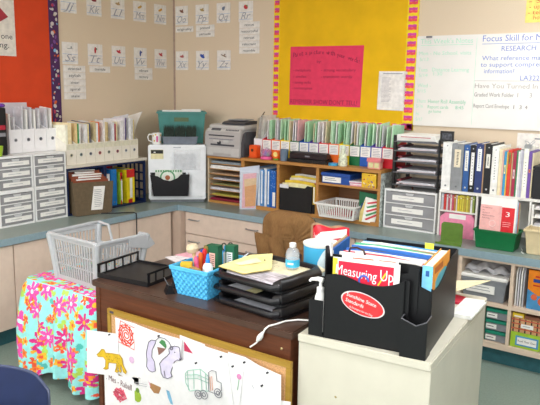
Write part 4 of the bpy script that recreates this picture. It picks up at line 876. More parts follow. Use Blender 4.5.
sp = [(.136+(.008+.0044*i/3)*math.cos(i*.75)*.95, -.095+(.008+.0044*i/3)*math.sin(i*.75)) for i in range(34)]
sq = lambda k: [(a*1, b) for a, b in [(.1, -.036), (.195, -.05), (.188, -.155), (.08, -.14)]]
mk = [('scribble', 'line', sp, 'e8462a'), ('border', 'loop', sq(0), 'e8462a')]
for i in range(10): mk.append(('scribble', 'line', [(.136+.03*math.cos(i*.63), -.095+.03*math.sin(i*.63)), (.136+.052*math.cos(i*.63+.4), -.095+.052*math.sin(i*.63+.4))], 'e8462a'))
t, y = pinned('white sheet with a red spiral scribble at the top left of the cork board', [(.065, -.028), (.205, -.029), (.21, -.32), (.069, -.30)], 2, mk+[('pink_blob', 'fill', circ(.172, -.205, .016), 'dcb8d8')])
for o in t.children:
    if o.name.startswith('scribble') or o.name.startswith('border'): o.scale = (1, 1, 1)
bl = [(.285, -.092), (.303, -.077), (.331, -.072), (.325, -.091), (.307, -.121), (.304, -.156), (.32, -.174), (.325, -.216), (.305, -.226), (.285, -.224), (.271, -.209), (.274, -.173), (.27, -.147), (.279, -.115)]
br = [(.408, -.091), (.424, -.079), (.44, -.071), (.462, -.069), (.47, -.072), (.472, -.088), (.474, -.108), (.48, -.119), (.47, -.129), (.456, -.13), (.44, -.142), (.431, -.166), (.423, -.181), (.417, -.199), (.426, -.213), (.4, -.23), (.373, -.232), (.36, -.215), (.357, -.19), (.351, -.174), (.368, -.152), (.396, -.128), (.41, -.112)]
cone = [(.339, -.1), (.351, -.076), (.367, -.059), (.386, -.063), (.395, -.082), (.391, -.095), (.375, -.112), (.347, -.137)]
pinned('sheet with a lavender bear and green-topped cone on the cork board', [(.199, -.026), (.336, -.034), (.484, -.032), (.45, -.29), (.19, -.275)], 4, [('bear', 'fill', bl, 'd6cce6'), ('bear', 'fill', br, 'dcd4ea'), ('outline', 'loop', bl, '6a6672'), ('outline', 'loop', br, '6a6672'), ('cone', 'fill', cone[:1]+cone[5:], '8a6258'), ('ice', 'fill', cone[1:6], '4a8a52'), ('outline', 'line', [(.331, -.072), (.352, -.052), (.385, -.05), (.41, -.06), (.424, -.079)], '6a6672'), ('nose', 'fill', circ(.474, -.122, .005, 8), '2a2a2e'), ('eye', 'fill', circ(.444, -.098, .003, 8), '2a2a2e'), ('leg', 'line', [(.38, -.2), (.385, -.225)], '6a6672'), ('ear', 'loop', circ(.425, -.083, .008, 8), '6a6672')], [(.35, -.046)])
body = [(.508, -.173), (.522, -.157), (.592, -.132), (.62, -.143), (.637, -.156), (.637, -.217), (.562, -.234), (.533, -.247), (.51, -.216)]
cab = [(.637, -.133), (.654, -.12), (.676, -.118), (.682, -.158), (.704, -.161), (.706, -.192), (.687, -.216), (.639, -.216)]
G = '9cc4b4'; DK = '8a8a90'
mk = [('window', 'fill', [(.53, -.168), (.585, -.146), (.585, -.172), (.532, -.192)], 'e4ece8'), ('body', 'loop', body, G), ('body_line', 'line', [(.512, -.197), (.575, -.178), (.637, -.182)], G), ('body_line', 'line', [(.555, -.148), (.556, -.23)], G), ('body_line', 'line', [(.592, -.134), (.6, -.222)], G), ('body_line', 'line', [(.52, -.16), (.526, -.243)], G), ('body_line', 'line', [(.62, -.145), (.625, -.215)], G), ('body_line', 'line', [(.51, -.18), (.575, -.16), (.637, -.165)], G),
      ('cab', 'loop', cab, DK), ('door', 'line', [(.645, -.15), (.65, -.21)], 'd89a7a'), ('door', 'line', [(.655, -.145), (.66, -.205)], 'd89a7a')]
for a, b in ((.583, -.246), (.614, -.237), (.69, -.208)): mk += [('wheel', 'loop', circ(a, b, .019, 16), DK), ('hub', 'loop', circ(a, b, .009, 12), DK)]
pinned('sheet with a green-outlined lorry drawing in the middle of the cork board', [(.432, -.152), (.56, -.085), (.735, -.06), (.775, -.30), (.775, -.40), (.475, -.40)], 6, mk, [(.57, -.11)])
pinned('white sheet with a crimson corner behind the bear and lorry drawings', [(.46, -.02), (.6, -.028), (.6, -.2), (.46, -.2)], 1, [('corner', 'fill', [(.485, -.042), (.535, -.085), (.485, -.085)], 'c4385c')])
pinned('white sheet pinned just right of the lorry drawing', [(.59, -.028), (.735, -.03), (.81, -.08), (.78, -.36), (.6, -.36)], 5, [('flower', 'fill', circ(.79, -.112, .012), 'd88ab8'), ('stem', 'line', [(.79, -.124), (.783, -.17)], '8fbf9a')], [(.7, -.05), (.76, -.075)])
pinned('white sheet with green marks, second from the right on the cork board', [(.73, -.024), (.815, -.024), (.9, -.045), (.92, -.38), (.74, -.38)], 4, [('mark', 'fill', [(.84, -.23), (.86, -.25), (.865, -.3), (.845, -.31)], 'a9d8c0'), ('mark', 'line', [(.85, -.13), (.88, -.17), (.9, -.19)], 'c9c8d0')], [(.815, -.045)])
pinned('white sheet with a dark sketch at the right end of the cork board', [(.86, -.035), (.99, -.05), (.996, -.38), (.87, -.38)], 5.5, [('sketch', 'line', [(.94, -.21), (.96, -.235), (.985, -.25)], '55525a'), ('sketch', 'fill', [(.945, -.21), (.975, -.245), (.985, -.275)], '8a8a98')], [(.93, -.055), (.905, -.115)])
pinned('white sheet hanging over the right frame of the cork board', [(.97, -.16), (1.03, -.15), (1.035, -.42), (.975, -.42)], 3)
t, y = pinned('sheet with dark red lettering and a pink scribble, low on the cork board', [(-.02, -.315), (.18, -.30), (.19, -.52), (-.02, -.53)], 2.5, [('scribble', 'line', [(.085+(.008+.0016*i)*math.cos(i*1.3), -.40+(.006+.0012*i)*math.sin(i*1.3)) for i in range(26)], 'd85a72'), ('scribble', 'line', [(.085+(.01+.0014*i)*math.cos(i*1.7), -.40+(.008+.0012*i)*math.sin(i*1.7)) for i in range(26)], 'c84a62')])
write(t, '. Mes - Raball', -.005, y-.0022, -.348, .17, .03, K('6a3038', .7), tilt=.06)
pinned('printed sheet with a green creature below the bear drawing', [(.17, -.29), (.28, -.275), (.29, -.5), (.17, -.5)], 2, [('text_row', 'line', [(.19, -.31), (.26, -.3)], 'b8b8bc'), ('text_row', 'line', [(.19, -.32), (.26, -.31)], 'b8b8bc'), ('creature', 'fill', circ(.2, -.375, .026, 12, 1.1), '9cb83c'), ('head', 'fill', circ(.203, -.345, .012), '6a8a3c')])
pinned('sheet with a brown patch and blue figure below the bear drawing', [(.27, -.26), (.45, -.25), (.47, -.5), (.28, -.5)], 3.2, [('patch', 'fill', [(.292, -.262), (.345, -.262), (.353, -.29), (.34, -.32), (.31, -.325), (.285, -.305)], 'b08256'), ('figure', 'fill', [(.385, -.285), (.4, -.28), (.415, -.315), (.425, -.345), (.41, -.345), (.395, -.32)], '7ab0d0'), ('edge', 'line', [(.275, -.27), (.29, -.3)], 'd88aa8'), ('blob', 'fill', circ(.42, -.385, .035, 14, .5), 'eec4ac')])

# ------------------------------------------------------------------ things on the desk
ZD = .7385
t = T('letter_tray', 'black plastic letter tray with slatted sides at the left front of the desk', 'letter tray', (1.93, -2.44, ZD), math.radians(6))
w, d = .305, .30
P('base', box(-w/2, w/2, 0, d, .006, .010), BLACKP, t)
P('front_lip', MB().box(-w/2, w/2, -.003, .001, 0, .024), BLACKP, t); P('back_rail', MB().box(-w/2, w/2, d-.004, d, .01, .02), BLACKP, t)
for s in (-1, 1):
    m = MB(); x0, x1 = (s*w/2-.002, s*w/2+.002)
    m.box(x0, x1, 0, d, 0, .016).box(x0-.001, x1+.001, 0, d, .056, .066)
    for k in range(6): m.box(x0, x1, d*k/5-(.008 if k in (0, 5) else .004) if k else 0, d*k/5+(.004 if k < 5 else 0)+(.012 if k == 0 else 0), .016, .056)
    P('side', m, BLACKP, t)
S1('paper_pile', MB().prism([(0, 0), (.16, -.06), (.3, .15), (.13, .26)], 'z', 0, .004).prism([(.03, .03), (.15, 0), (.25, .17), (.12, .22)], 'z', .004, .007), K('dcd6d6', .75), 'loose papers lying at the far left of the desk', 'paper', (1.775, -1.99, ZD))
S1('paper_sheet', MB().prism([(0, 0), (.2, .02), (.18, .16), (.02, .14)], 'z', 0, .002), K('e4a8b4', .7), 'pink-tinted sheet on top of the loose papers at the far left of the desk', 'paper', (1.80, -1.94, ZD+.0072))
S1('paper_sheet', MB().prism([(0, 0), (.16, -.01), (.15, .1), (.03, .13)], 'z', 0, .008), K('3f9a5c', .6), 'green card on the far left of the desk behind the blue basket', 'card', (1.93, -1.90, ZD+.0095))
S1('paper_sheet', MB().prism([(0, 0), (.12, .0), (.11, .08), (.0, .07)], 'z', 0, .006), K('3a78b8', .6), 'blue card on the far left of the desk behind the blue basket', 'card', (1.91, -1.76, ZD+.0005))
def bclip(x, y, rz, lab, s=1):
    t = T('binder_clip', lab, 'clip', (x, y, ZD), rz)
    P('body', MB().prism([(-.02*s, 0), (.02*s, 0), (.006*s, .036*s), (-.006*s, .036*s)], 'y', -.025*s, .025*s), BLACKP, t)
    P('wire_arm', MB().tube([(-.006*s, -.012*s, .034*s), (-.02*s, -.008*s, .062*s), (-.02*s, .008*s, .062*s), (-.006*s, .012*s, .034*s)], .0015, 6), STEEL, t, smooth=True)
bclip(2.185, -2.33, .3, 'large black binder clip left of the blue basket, farther from the desk edge', 1.3); bclip(2.215, -2.42, .9, 'black binder clip left of the blue basket, nearer the desk edge', 1.1)
t = S1('staple_remover', MB().box(-.03, .03, -.02, .02, 0, .045).prism([(-.03, .045), (.03, .045), (.02, .06), (-.02, .06)], 'y', -.015, .015), BLACKP, 'small black gadget behind the binder clips on the desk', 'gadget', (2.14, -2.26, ZD), .4, bevel=.004)
S1('yellow_eraser', box(-.02, .02, -.012, .012, 0, .02), K('e0b43a', .6), 'small yellow block left of the blue basket', 'eraser', (2.19, -2.24, ZD), .5, bevel=.003)

AQ = K('52b6e6', .5, var=.05)
t = T('woven_basket', 'bright blue woven basket of supplies on the desk', 'basket', (2.336, -2.405, ZD), math.radians(2))
bw, bw2, bd_, bd2, bh = .168, .208, .27, .32, .125
def wall(A, B, C2, D2, nu, nv):
    A, B, C2, D2 = map(Vector, (A, B, C2, D2)); n = (B-A).cross(C2-A).normalized()
    def fn(u, v):
        p = A.lerp(B, u).lerp(C2.lerp(D2, u), v)
        q = math.sin(u*nu*PI)*(1 if int(v*nv) % 2 else -1)*abs(math.sin(v*nv*PI))**.5
        return p+n*(.0034*q)
    return fn
ey = (bd2-bd_)/2
bb = [(-bw/2, 0, 0), (bw/2, 0, 0), (bw/2, bd_, 0), (-bw/2, bd_, 0)]; uu = [(-bw2/2, -ey, bh), (bw2/2, -ey, bh), (bw2/2, bd_+ey, bh), (-bw2/2, bd_+ey, bh)]
for i in range(4):
    k = (i+1) % 4; nu = 14 if i % 2 == 0 else 20
    m = MB().grid(wall(bb[i], bb[k], uu[i], uu[k], nu, 9), nu*6, 54)
    n_ = (Vector(bb[k])-Vector(bb[i])).cross(Vector(uu[i])-Vector(bb[i])).normalized()*-.006
    m2 = MB().grid(lambda u, v: Vector(bb[i]).lerp(Vector(bb[k]), u).lerp(Vector(uu[i]).lerp(Vector(uu[k]), u), v)+n_, 2, 2); m.add(m2.v, m2.f)
    P('woven_side', m, AQ, t, smooth=True)
P('base', box(-bw/2, bw/2, 0, bd_, 0, .006), AQ, t)
rim = MB()
for q in range(2): rim.tube([(u[0]*(1-.02*q), u[1]*(1+.0*q), bh+.004-.008*q) for u in uu], .006, 8, True)
P('rim', rim, AQ, t, smooth=True)
def BK(x, y, z=.008): return (2.336+x*.9, -2.405+y, ZD+z)
S1('mixed_supplies', box(-.076, .076, .015, .255, 0, .069), K('6a8aa0', .8), 'jumble of supplies filling the bottom of the blue basket', 'supplies', BK(0, 0))
t = T('wooden_brush', 'pale wooden spoon-shaped brush standing in the blue basket', 'brush', BK(-.07, .10, .085)); t.rotation_euler = (.1, -.12, 0)
P('handle', MB().tube([(0, 0, 0), (.0, 0, .05), (.004, 0, .09)], [.008, .007, .009], 8), K('d8bf92', .6), t, smooth=True); P('head', MB().lathe([(.001, .082), (.024, .09), (.03, .108), (.022, .124), (.001, .13)], 14), K('d2c0a0', .6), t, smooth=True)
S1('note_pad', box(-.025, .025, -.02, .02, 0, .06), K('e8b832', .6), 'yellow note pad at the left front of the blue basket', 'note pad', BK(-.07, .035, .078), .6)
S1('tape_piece', box(-.03, .03, -.012, .012, 0, .045), K('b08a54', .6), 'tan cardboard piece at the front of the blue basket', 'cardboard', BK(-.01, .03, .078), -.3)
for nm, c, x, y, lab, h in (('marker', 'd8322e', -.05, .13, 'red marker standing in the blue basket', .115), ('marker', '2f57b8', -.075, .16, 'dark blue marker standing in the blue basket', .095), ('marker', 'e0608a', -.045, .08, 'pink marker standing in the blue basket', .085), ('marker', 'e86a2a', -.052, .105, 'orange marker standing in the blue basket', .10)):
    t = T(nm, lab, 'marker', BK(x, y, .078), 0, 'markers in the blue basket'); t.rotation_euler = (.15*random.uniform(-1, 1), .25*random.uniform(-1, 1), 0)
    P('barrel', MB().lathe([(.001, 0), (.01, .001), (.01, h*.6), (.009, h*.62)], 12), K('e8e6e2' if c != '2f57b8' else c, .4) if nm == 'x' else K(c, .4), t, smooth=True); P('cap', MB().lathe([(.0105, h*.55), (.0105, h*.9), (.006, h), (.001, h)], 12), K(c, .4), t, smooth=True)
GB2 = K('1d5a3c', .5)
for k, (x, y, c, h) in enumerate(((-.026, .12, '7a6a34', .125), (.008, .13, '1d5a3c', .13), (.066, .19, '1f6244', .125))):
    t = T('card_box', ('slim olive patterned box', 'dark green box with pink label', 'dark green box with barcode label')[k]+' standing in the blue basket', 'box', BK(x, y, .078), .15)
    ww = (.011, .03, .024)[k]
    P('body', box(-ww, ww, 0, .04, 0, h), K(c, .5), t, .001)
    if k == 0:
        m = MB(); random.seed(2)
        for q in range(10): z = .01+q*.0105; m.box(-.006, .004, -.0008, 0, z, z+.005, q % 3)
        P('pattern', m, [K('d8a84a', .5), K('b85a4a', .5), K('d8d0b8', .5)], t)
    else: P('label', lines(box(-.016, .014, -.001, 0, .03, .095, 0), -.012, .01, .035, .09, 6, -.001, 1, .003, .1), [K(('e8b8a8', 'e4e4e0')[k-1], .6), INK], t)
t = T('glue_bottle', 'white glue bottle with blue cap in the blue basket', 'bottle', BK(.03, .075, .08)); 
P('body', MB().lathe([(.02, 0), (.023, .005), (.023, .045), (.017, .058), (.009, .064)], 16), WHITE, t, smooth=True); P('cap', MB().lathe([(.01, .064), (.01, .074), (.006, .1), (.003, .104), (.001, .104)], 14), K('2f8ad8', .4), t, smooth=True)
t = T('glue_bottle', 'small bottle with light blue round cap at the back of the blue basket', 'bottle', BK(.03, .21, .09)); P('body', MB().lathe([(.016, 0), (.017, .07), (.01, .08)], 14), WHITE, t, smooth=True); P('cap', MB().lathe([(.014, .08), (.014, .1), (.01, .106), (.001, .107)], 14), K('49a8e0', .4), t, smooth=True)
t = T('scissors', 'scissors with dark loop handles standing in the blue basket', 'scissors', BK(.0, .25, .07), .1)
P('handle', MB().tube([(.016+.014*math.cos(a*PI/6), 0, .11+.02*math.sin(a*PI/6)) for a in range(12)], .0035, 6, True), K('4a4038', .4), t, smooth=True); P('handle', MB().tube([(-.022+.013*math.cos(a*PI/6), .004, .105+.016*math.sin(a*PI/6)) for a in range(12)], .0035, 6, True), K('4a4038', .4), t, smooth=True)
P('blade', MB().prism([(-.008, 0), (.008, 0), (.012, .092), (-.012, .092)], 'y', -.001, .005), STEEL, t)
t = T('pen', 'silver and white pen leaning out of the right side of the blue basket', 'pen', BK(.085, .17, .085)); P('barrel', MB().tube([(0, 0, 0), (.03, .03, .045), (.052, .05, .078)], .006, 8), K('d5d8dc', .3), t, smooth=True); P('tip', MB().tube([(.052, .05, .078), (.062, .058, .09)], .004, 8), STEEL, t, smooth=True)

# stacked padded black trays
LEA = mat('black_leather', (26, 26, 29), .32, .06, 200, bump=.1, bscale=300)
RT = math.radians(-6)
tx, ty = 2.642, -2.415
cR, sR = math.cos(RT), math.sin(RT)
def TRW(x, y, z): return (tx+x*cR-y*sR, ty+x*sR+y*cR, ZD+z)
tw, td = .37, .30
for k in range(3):
    t = T('desk_tray', 'padded black leather desk tray, %s of the stack of three' % ('bottom', 'middle', 'top')[k], 'desk tray', TRW(0, 0, .0555*k), RT, 'padded desk trays')
    P('base', MB().prism([(-tw/2+.03*math.cos(a), .03+.03*math.sin(a)) for a in (PI, PI*1.25, PI*1.5)]+[(tw/2-.03+.03*math.cos(a), .03+.03*math.sin(a)) for a in (PI*1.5, PI*1.75, 0)]+[(tw/2-.03+.03*math.cos(a), td-.03+.03*math.sin(a)) for a in (0, PI/4, PI/2)]+[(-tw/2+.03+.03*math.cos(a)-.03, td-.03+.03*math.sin(a)) for a in (PI/2, PI*.75, PI)], 'z', 0, .014), LEA, t, .005)
    r = .0255; pth = [(-tw/2+.015, .02, .03), (-tw/2+.012, .1, .033), (-tw/2+.012, td-.05, .033), (-tw/2+.04, td-.015, .033), (tw/2-.05, td-.015, .033), (tw/2-.018, td-.045, .033), (tw/2-.014, .06, .033), (tw/2-.022, .022, .031), (tw/2-.05, .012, .028)]
    P('padded_rim', MB().tube(pth, [.012, .018]+[r]*6+[.012], 12), LEA, t, smooth=True)
    P('front_edge', MB().tube([(-tw/2+.012, .03, .02), (-tw/2+.04, .004, .016), (tw/2-.05, .004, .016), (tw/2-.02, .02, .025)], [.012, .0155, .0155, .02], 10), LEA, t, smooth=True)
S1('paper_stack', MB().prism([(-.1, -.002), (.125, -.004), (.12, .2), (-.1, .2)], 'z', 0, .006), K('cfd0d8', .7), 'printed white sheets in the bottom padded tray', 'paper', TRW(0, .0, .0145), RT)
S1('paper_stack', MB().prism([(-.14, .0), (-.02, -.002), (.0, .2), (-.13, .2)], 'z', 0, .006), K('d8d8dd', .7), 'white sheets in the middle padded tray', 'paper', TRW(0, .0, .0705), RT)
S1('card_slip', MB().prism([(-.03, .004), (.03, .002), (.02, .1), (-.03, .1)], 'z', 0, .002), K('d8cf9a', .7), 'cream slip on the sheets in the middle padded tray', 'paper', TRW(-.0, .0, .0768), RT)
S1('magazine', MB().prism([(-.12, .0), (.17, .0), (.168, .25), (-.02, .26), (-.16, .05)], 'z', 0, .006), mat('magazine_print', (190, 184, 192), .3, .35, 14, stretch=(1, 5, 1)), 'grey magazine with purple and dark streaks on the top padded tray', 'magazine', TRW(.0, .005, .143), RT)
t = T('patterned_folder', 'cream patterned folder at the back of the top padded tray', 'folder', TRW(.02, .06, .150), RT)
P('cover', MB().prism([(-.14, .05), (-.15, .24), (.1, .27), (.17, .235), (.16, .08)], 'z', 0, .004), K('e6dcb8', .6), t)
m = MB()
for a, b, r in ((-.07, .17, .018), (0, .2, .022), (.05, .14, .02), (-.02, .13, .012), (-.1, .21, .014), (.1, .2, .014)): m.tube([(a+r*math.cos(i*.63), b+r*.8*math.sin(i*.63), .0045) for i in range(10)], .001, 4, True)
P('pattern', m, K('b8a884', .7), t)
t = T('yellow_folder', 'pale yellow open folder tilted on the left of the top padded tray', 'folder', TRW(-.06, .03, .153), RT)
P('cover', MB().add([(-.10, -.035, .01), (.04, -.03, .003), (.09, .09, .006), (-.04, .25, .022), (-.10, .17, .02)], [(0, 1, 2, 3, 4)]).add([(-.10, -.035, .013), (.04, -.03, .006), (.09, .09, .009), (-.04, .25, .025), (-.10, .17, .023)], [(0, 1, 2, 3, 4)]), K('f0e09a', .6), t)
P('label', MB().add([(-.07, .03, .0175), (-.03, .03, .016), (.01, .12, .0195), (-.045, .15, .0225)], [(0, 1, 2, 3)]), K('faf0c0', .6), t); P('brad', MB().lathe([(.004, .0), (.003, .004), (.0001, .004)], 10), K('6a5a40', .3, metal=.6), t, loc=(.0, .15, .0195))
t = T('water_bottle', 'small clear water bottle with light blue label on the padded trays', 'bottle', (2.735, -2.215, ZD+.156)); t.scale = (.95, .95, .88)
P('body', MB().lathe([(.026, 0), (.03, .004), (.031, .06), (.0305, .078), (.026, .092), (.014, .106), (.0125, .112)], 24), mat('pet_plastic', (232, 240, 244), .06, .01, alpha=.28), t, smooth=True)
P('water', MB().lathe([(.024, .003), (.0285, .006), (.0285, .07)], 20), mat('water', (224, 236, 240), .03, .01, alpha=.22), t, smooth=True)
P('label', MB().lathe([(.0315, .012), (.0318, .013), (.0318, .048), (.0315, .049)], 24, cap=False), K('3fb2dc', .4), t, smooth=True)
P('label_mark', MB().grid(lambda u, v: (.0322*math.sin(-.2+.9*u), -.0322*math.cos(-.2+.9*u), .026+.01*v), 6, 1), K('d8f0fa', .4), t)
P('cap', MB().lathe([(.0145, .108), (.015, .11), (.015, .126), (.013, .128), (.001, .128)], 20), WHITE, t, smooth=True)
# big blue and white tub, snack bags behind the trays
t = T('canister', 'large light blue and white round tub without lid on the desk', 'tub', (2.748, -2.0, ZD))
wgrad = mat('tub_print', (70, 176, 222), .35, .02, 5)
P('wall', MB().lathe([(.07, 0), (.076, .01), (.078, .228), (.074, .228), (.071, .012), (.001, .01)], 32), wgrad, t, smooth=True)
P('rim', MB().lathe([(.0785, .221), (.081, .225), (.081, .233), (.0735, .233), (.0735, .2)], 32, cap=False), WHITE, t, smooth=True); P('liner', MB().lathe([(.0732, .215), (.0732, .03), (.001, .03)], 32), WHITE, t, smooth=True)
P('print', MB().grid(lambda u, v: (.0792*math.sin(.35+1.0*u), -.0792*math.cos(.35+1.0*u), .02+(.14+.06*math.sin(u*3))*v), 12, 6), K('d9eef6', .4), t)
def pillow(w, h, d, name): 
    m = MB()
    for s in (-1, 1): m.grid(lambda u, v: ((u-.5)*w, s*d/2*(math.sin(PI*u)*math.sin(PI*v))**.5, v*h+.006*math.sin(9*u)*(v > .9)), 14, 14)
    return m
t = T('snack_bag', 'red and white snack bag behind the blue tub', 'bag', (2.685, -1.80, ZD), .25); m = pillow(.18, .26, .09, 'b')
P('bag', m, K('d02434', .35), t, smooth=True); P('white_band', MB().grid(lambda u, v: ((u-.5)*.16, -.047*(math.sin(PI*(.05+.9*u))*math.sin(PI*(.78+.14*v)))**.5-.001, .26*(.78+.14*v)+.03*u-.01), 14, 4), K('f1ece8', .4), t, smooth=True)
t = T('paper_bag', 'crumpled brown paper bag behind the red snack bag', 'bag', (2.625, -1.73, ZD), .1); P('bag', pillow(.18, .25, .08, 'b'), mat('kraft', (172, 136, 104), .8, .08, 20, bump=.5, bscale=30), t, smooth=True)

# ------------------------------------------------------------------ black file organizer on the cabinet
A8 = math.radians(8); OX, OY = 2.99, -2.475
def OW(x, y, z): return (OX+x*math.cos(A8)-y*math.sin(A8), OY+x*math.sin(A8)+y*math.cos(A8), .7385+z)
OB = mat('organizer_black', (15, 15, 17), .42, .08, 60)
t = T('file_organizer', 'large black plastic desktop file organizer on the cream cabinet', 'organizer', OW(0, 0, 0), A8)
P('base', box(.045, .43, .0, .47, 0, .006), OB, t)
fp = [(.052, .0), (.345, .0), (.345, .262), (.325, .25), (.30, .239), (.27, .231), (.235, .227), (.19, .229), (.155, .24), (.125, .249), (.09, .25), (.052, .243)]
P('front_panel', MB().prism(fp, 'y', 0, .005), OB, t, .0015)
P('left_wall', MB().prism([(.006, 0), (.47, 0), (.47, .28), (.12, .285), (.05, .30), (.035, .345), (.006, .35)], 'x', .045, .05), OB, t, .0015)
P('right_wall', MB().prism([(.03, 0), (.47, 0), (.47, .285), (.36, .282), (.29, .268), (.22, .24), (.14, .222), (.06, .225), (.03, .24)], 'x', .43, .435), OB, t, .0015)
P('back_wall', box(.05, .43, .465, .47, .006, .287), OB, t, .0015)
P('partition', MB().prism([(.05, .006), (.39, .006), (.39, .3), (.36, .305), (.05, .305)], 'y', .07, .074), OB, t)
P('step_panel', MB().prism([(.30, .006), (.43, .006), (.43, .225), (.39, .24), (.386, .312), (.352, .315), (.345, .28), (.30, .272)], 'y', .035, .04), OB, t, .0015)
P('step_panel', MB().prism([(.29, .006), (.36, .006), (.36, .26), (.335, .262), (.32, .232), (.29, .228)], 'y', .012, .016), OB, t)
P('left_pocket', MB().box(-.012, .044, 0, .004, 0, .14).box(-.012, -.008, .004, .085, 0, .14).box(-.012, .044, .081, .085, 0, .21).box(-.008, .044, .004, .081, 0, .004), OB, t, .001)
P('right_pocket', MB().prism([(.346, 0), (.438, 0), (.438, .136), (.40, .118), (.346, .136)], 'y', -.032, -.028).box(.346, .35, -.028, .034, 0, .137).box(.434, .438, -.028, .034, 0, .14).box(.35, .434, -.028, .034, 0, .004), OB, t, .001)
P('pocket_lip', MB().tube([(.348, .034, .14), (.348, -.03, .138), (.40, -.03, .119), (.436, -.03, .138), (.436, .034, .142)], .0022, 6), K('5a5a5e', .25), t, smooth=True)  # lip lighter than the black plastic: the rim's specular line put into the colour
P('rib', box(.375, .385, .03, .035, .14, .30), OB, t)
el = [(.197+.084*math.cos(i*PI/20)*math.cos(-.24)-.042*math.sin(i*PI/20)*math.sin(-.24), .153+.084*math.cos(i*PI/20)*math.sin(-.24)+.042*math.sin(i*PI/20)*math.cos(-.24)) for i in range(40)]
ei = [(.197+(a-.197)*.94, .153+(b-.153)*.92) for a, b in el]
s = P('sticker', MB().prism(el, 'y', -.0012, 0, 0).prism(ei, 'y', -.0018, -.0012, 1), [K('d8d4d4', .3), mat('sticker_red', (220, 52, 56), .3, .12, 14)], t)
write(s, 'Sunshine State', .135, -.0024, .178, .115, .014, WHITE, tilt=.24); write(s, 'Standards', .132, -.0024, .157, .07, .014, WHITE, tilt=.24); write(s, '& Strategies for the Day', .148, -.0024, .136, .09, .007, WHITE, tilt=.24)
t = T('pump_bottle', 'white pump bottle in the left pocket of the black organizer', 'bottle', OW(.016, .042, .005), A8)
P('body', MB().lathe([(.018, 0), (.021, .004), (.021, .13), (.015, .15), (.012, .155)], 18), WHITE, t, smooth=True); P('collar', MB().lathe([(.014, .155), (.014, .172), (.006, .175), (.005, .195)], 16), WHITE, t, smooth=True)
P('nozzle', MB().tube([(.01, .0, .2), (-.01, -.0, .204), (-.036, -.004, .2), (-.042, -.004, .192)], [.011, .009, .006, .005], 8), WHITE, t, smooth=True)
t = T('workbook', 'red and white workbook at the front of the black organizer', 'book', OW(.072, .018, .007), A8)
P('cover', MB().prism([(0, 0), (.247, 0), (.25, .305), (0, .302)], 'y', 0, .002, 0), PAPER, t); P('pages', box(.002, .246, .0025, .012, .002, .299), PAPER, t)
P('red_panel', MB().prism([(.022, .03), (.225, .03), (.228, .292), (.022, .29)], 'y', -.001, 0), K('dc2440', .4), t); P('yellow_spine', MB().prism([(0, 0), (.018, 0), (.018, .298), (0, .3)], 'y', -.001, 0), K('e3d63a', .5), t)
write(t, 'Measuring', .012, -.0018, .242, .155, .037, K('fdf3f3', .5), tilt=.06)
write(t, 'Up', .18, -.0018, .238, .048, .042, K('fdf3f3', .5))
m = MB().tube([(.12+.018*math.cos(i*.55), -.0018, .228+.02*math.sin(i*.55)) for i in range(9)], .004, 6); P('blue_curve', m, K('4a62c0', .5), t); P('yellow_streak', MB().prism([(.17, .22), (.175, .218), (.205, .27), (.198, .27)], 'y', -.0015, -.001), K('f0d23a', .5), t)
t = T('index_tab', 'white card with dark clip behind the workbook in the organizer', 'card', OW(.12, .036, .007), A8); P('card', MB().prism([(-.02, .26), (.19, .27), (.19, .316), (.06, .318), (.06, .33), (.03, .33), (.03, .32), (-.02, .315)], 'y', 0, .002), PAPER, t)
P('clip', MB().tube([(.005, .002, .322), (.01, .002, .338), (.035, .002, .342), (.06, .002, .334), (.066, .002, .318)], .004, 6), K('3a1c1e', .4), t, smooth=True); P('lines', MB().prism([(.02, .3), (.1, .303), (.1, .307), (.02, .304)], 'y', -.001, 0).prism([(.12, .304), (.18, .306), (.18, .309), (.12, .307)], 'y', -.001, 0), K('d86a4a', .5), t)
files = [('white', 'f0ece6', .086, .306, .01), ('black', '222226', .1, .3, .008), ('crimson', 'c8284a', .112, .3, .026), ('white', 'f0efec', .144, .303, .01), ('bright blue', '2a68c0', .16, .304, .012), ('charcoal', '4a4a52', .18, .298, .036), ('blue', '3a78cc', .222, .302, .012), ('white', 'eceae8', .24, .304, .014), ('mint green', '4fba90', .26, .302, .018), ('olive brown', '9a8a68', .284, .296, .022), ('black', '1c1c20', .312, .288, .014), ('white', 'f1f0ec', .33, .296, .022), ('sky blue', '4a9ad8', .358, .29, .014)]
for k, (n, c, y, h, th) in enumerate(files):
    x1 = .385
    S1('hanging_file', MB().prism([(.06, 0), (x1, 0), (x1-.004, h-.004-.004*(k % 3)), (.25-.1*(k % 2), h), (.07, h-.006*(k % 2))], 'y', 0, th), K(c, .6), '%s file standing in the black organizer, %s behind the workbook' % (n, ORD[k]), 'file', OW(0, y, .007), A8, 'files in the black organizer')
S1('sticky_tab', box(.3, .335, 0, .003, 0, .03), K('ece64a', .6), 'yellow sticky tab at the back right of the black organizer', 'sticky note', OW(.02, .38, .286), A8)
t = T('picture_book', 'orange book with light blue spine at the right side of the black organizer', 'book', OW(.393, .045, .007), A8)
P('spine', box(0, .036, 0, .004, 0, .307), K('7cc4e8', .4), t); P('pages', box(.003, .033, .005, .275, .003, .302), PAPER, t); c = P('cover', box(.033, .0365, .004, .28, 0, .307), K('ee9a24', .4), t); P('back_cover', box(0, .003, .004, .28, 0, .307), K('ee9a24', .4), t)
m = MB().prism([(.05, .2), (.1, .19), (.2, .21), (.24, .25), (.2, .262), (.1, .258), (.05, .24)], 'x', .0366, .0372, 0).prism([(.03, .272), (.16, .27), (.16, .292), (.03, .295)], 'x', .0366, .037, 1)
P('picture', m, [K('4aa8b8', .4), K('b8601c', .5)], c); P('spine_title', box(.012, .024, -.001, 0, .27, .29), K('2a5a98', .5), t)
t = T('picture_book', 'blue book leaning beside a cardboard edge at the left rear of the organizer', 'book', OW(.0, .13, .007), A8); 
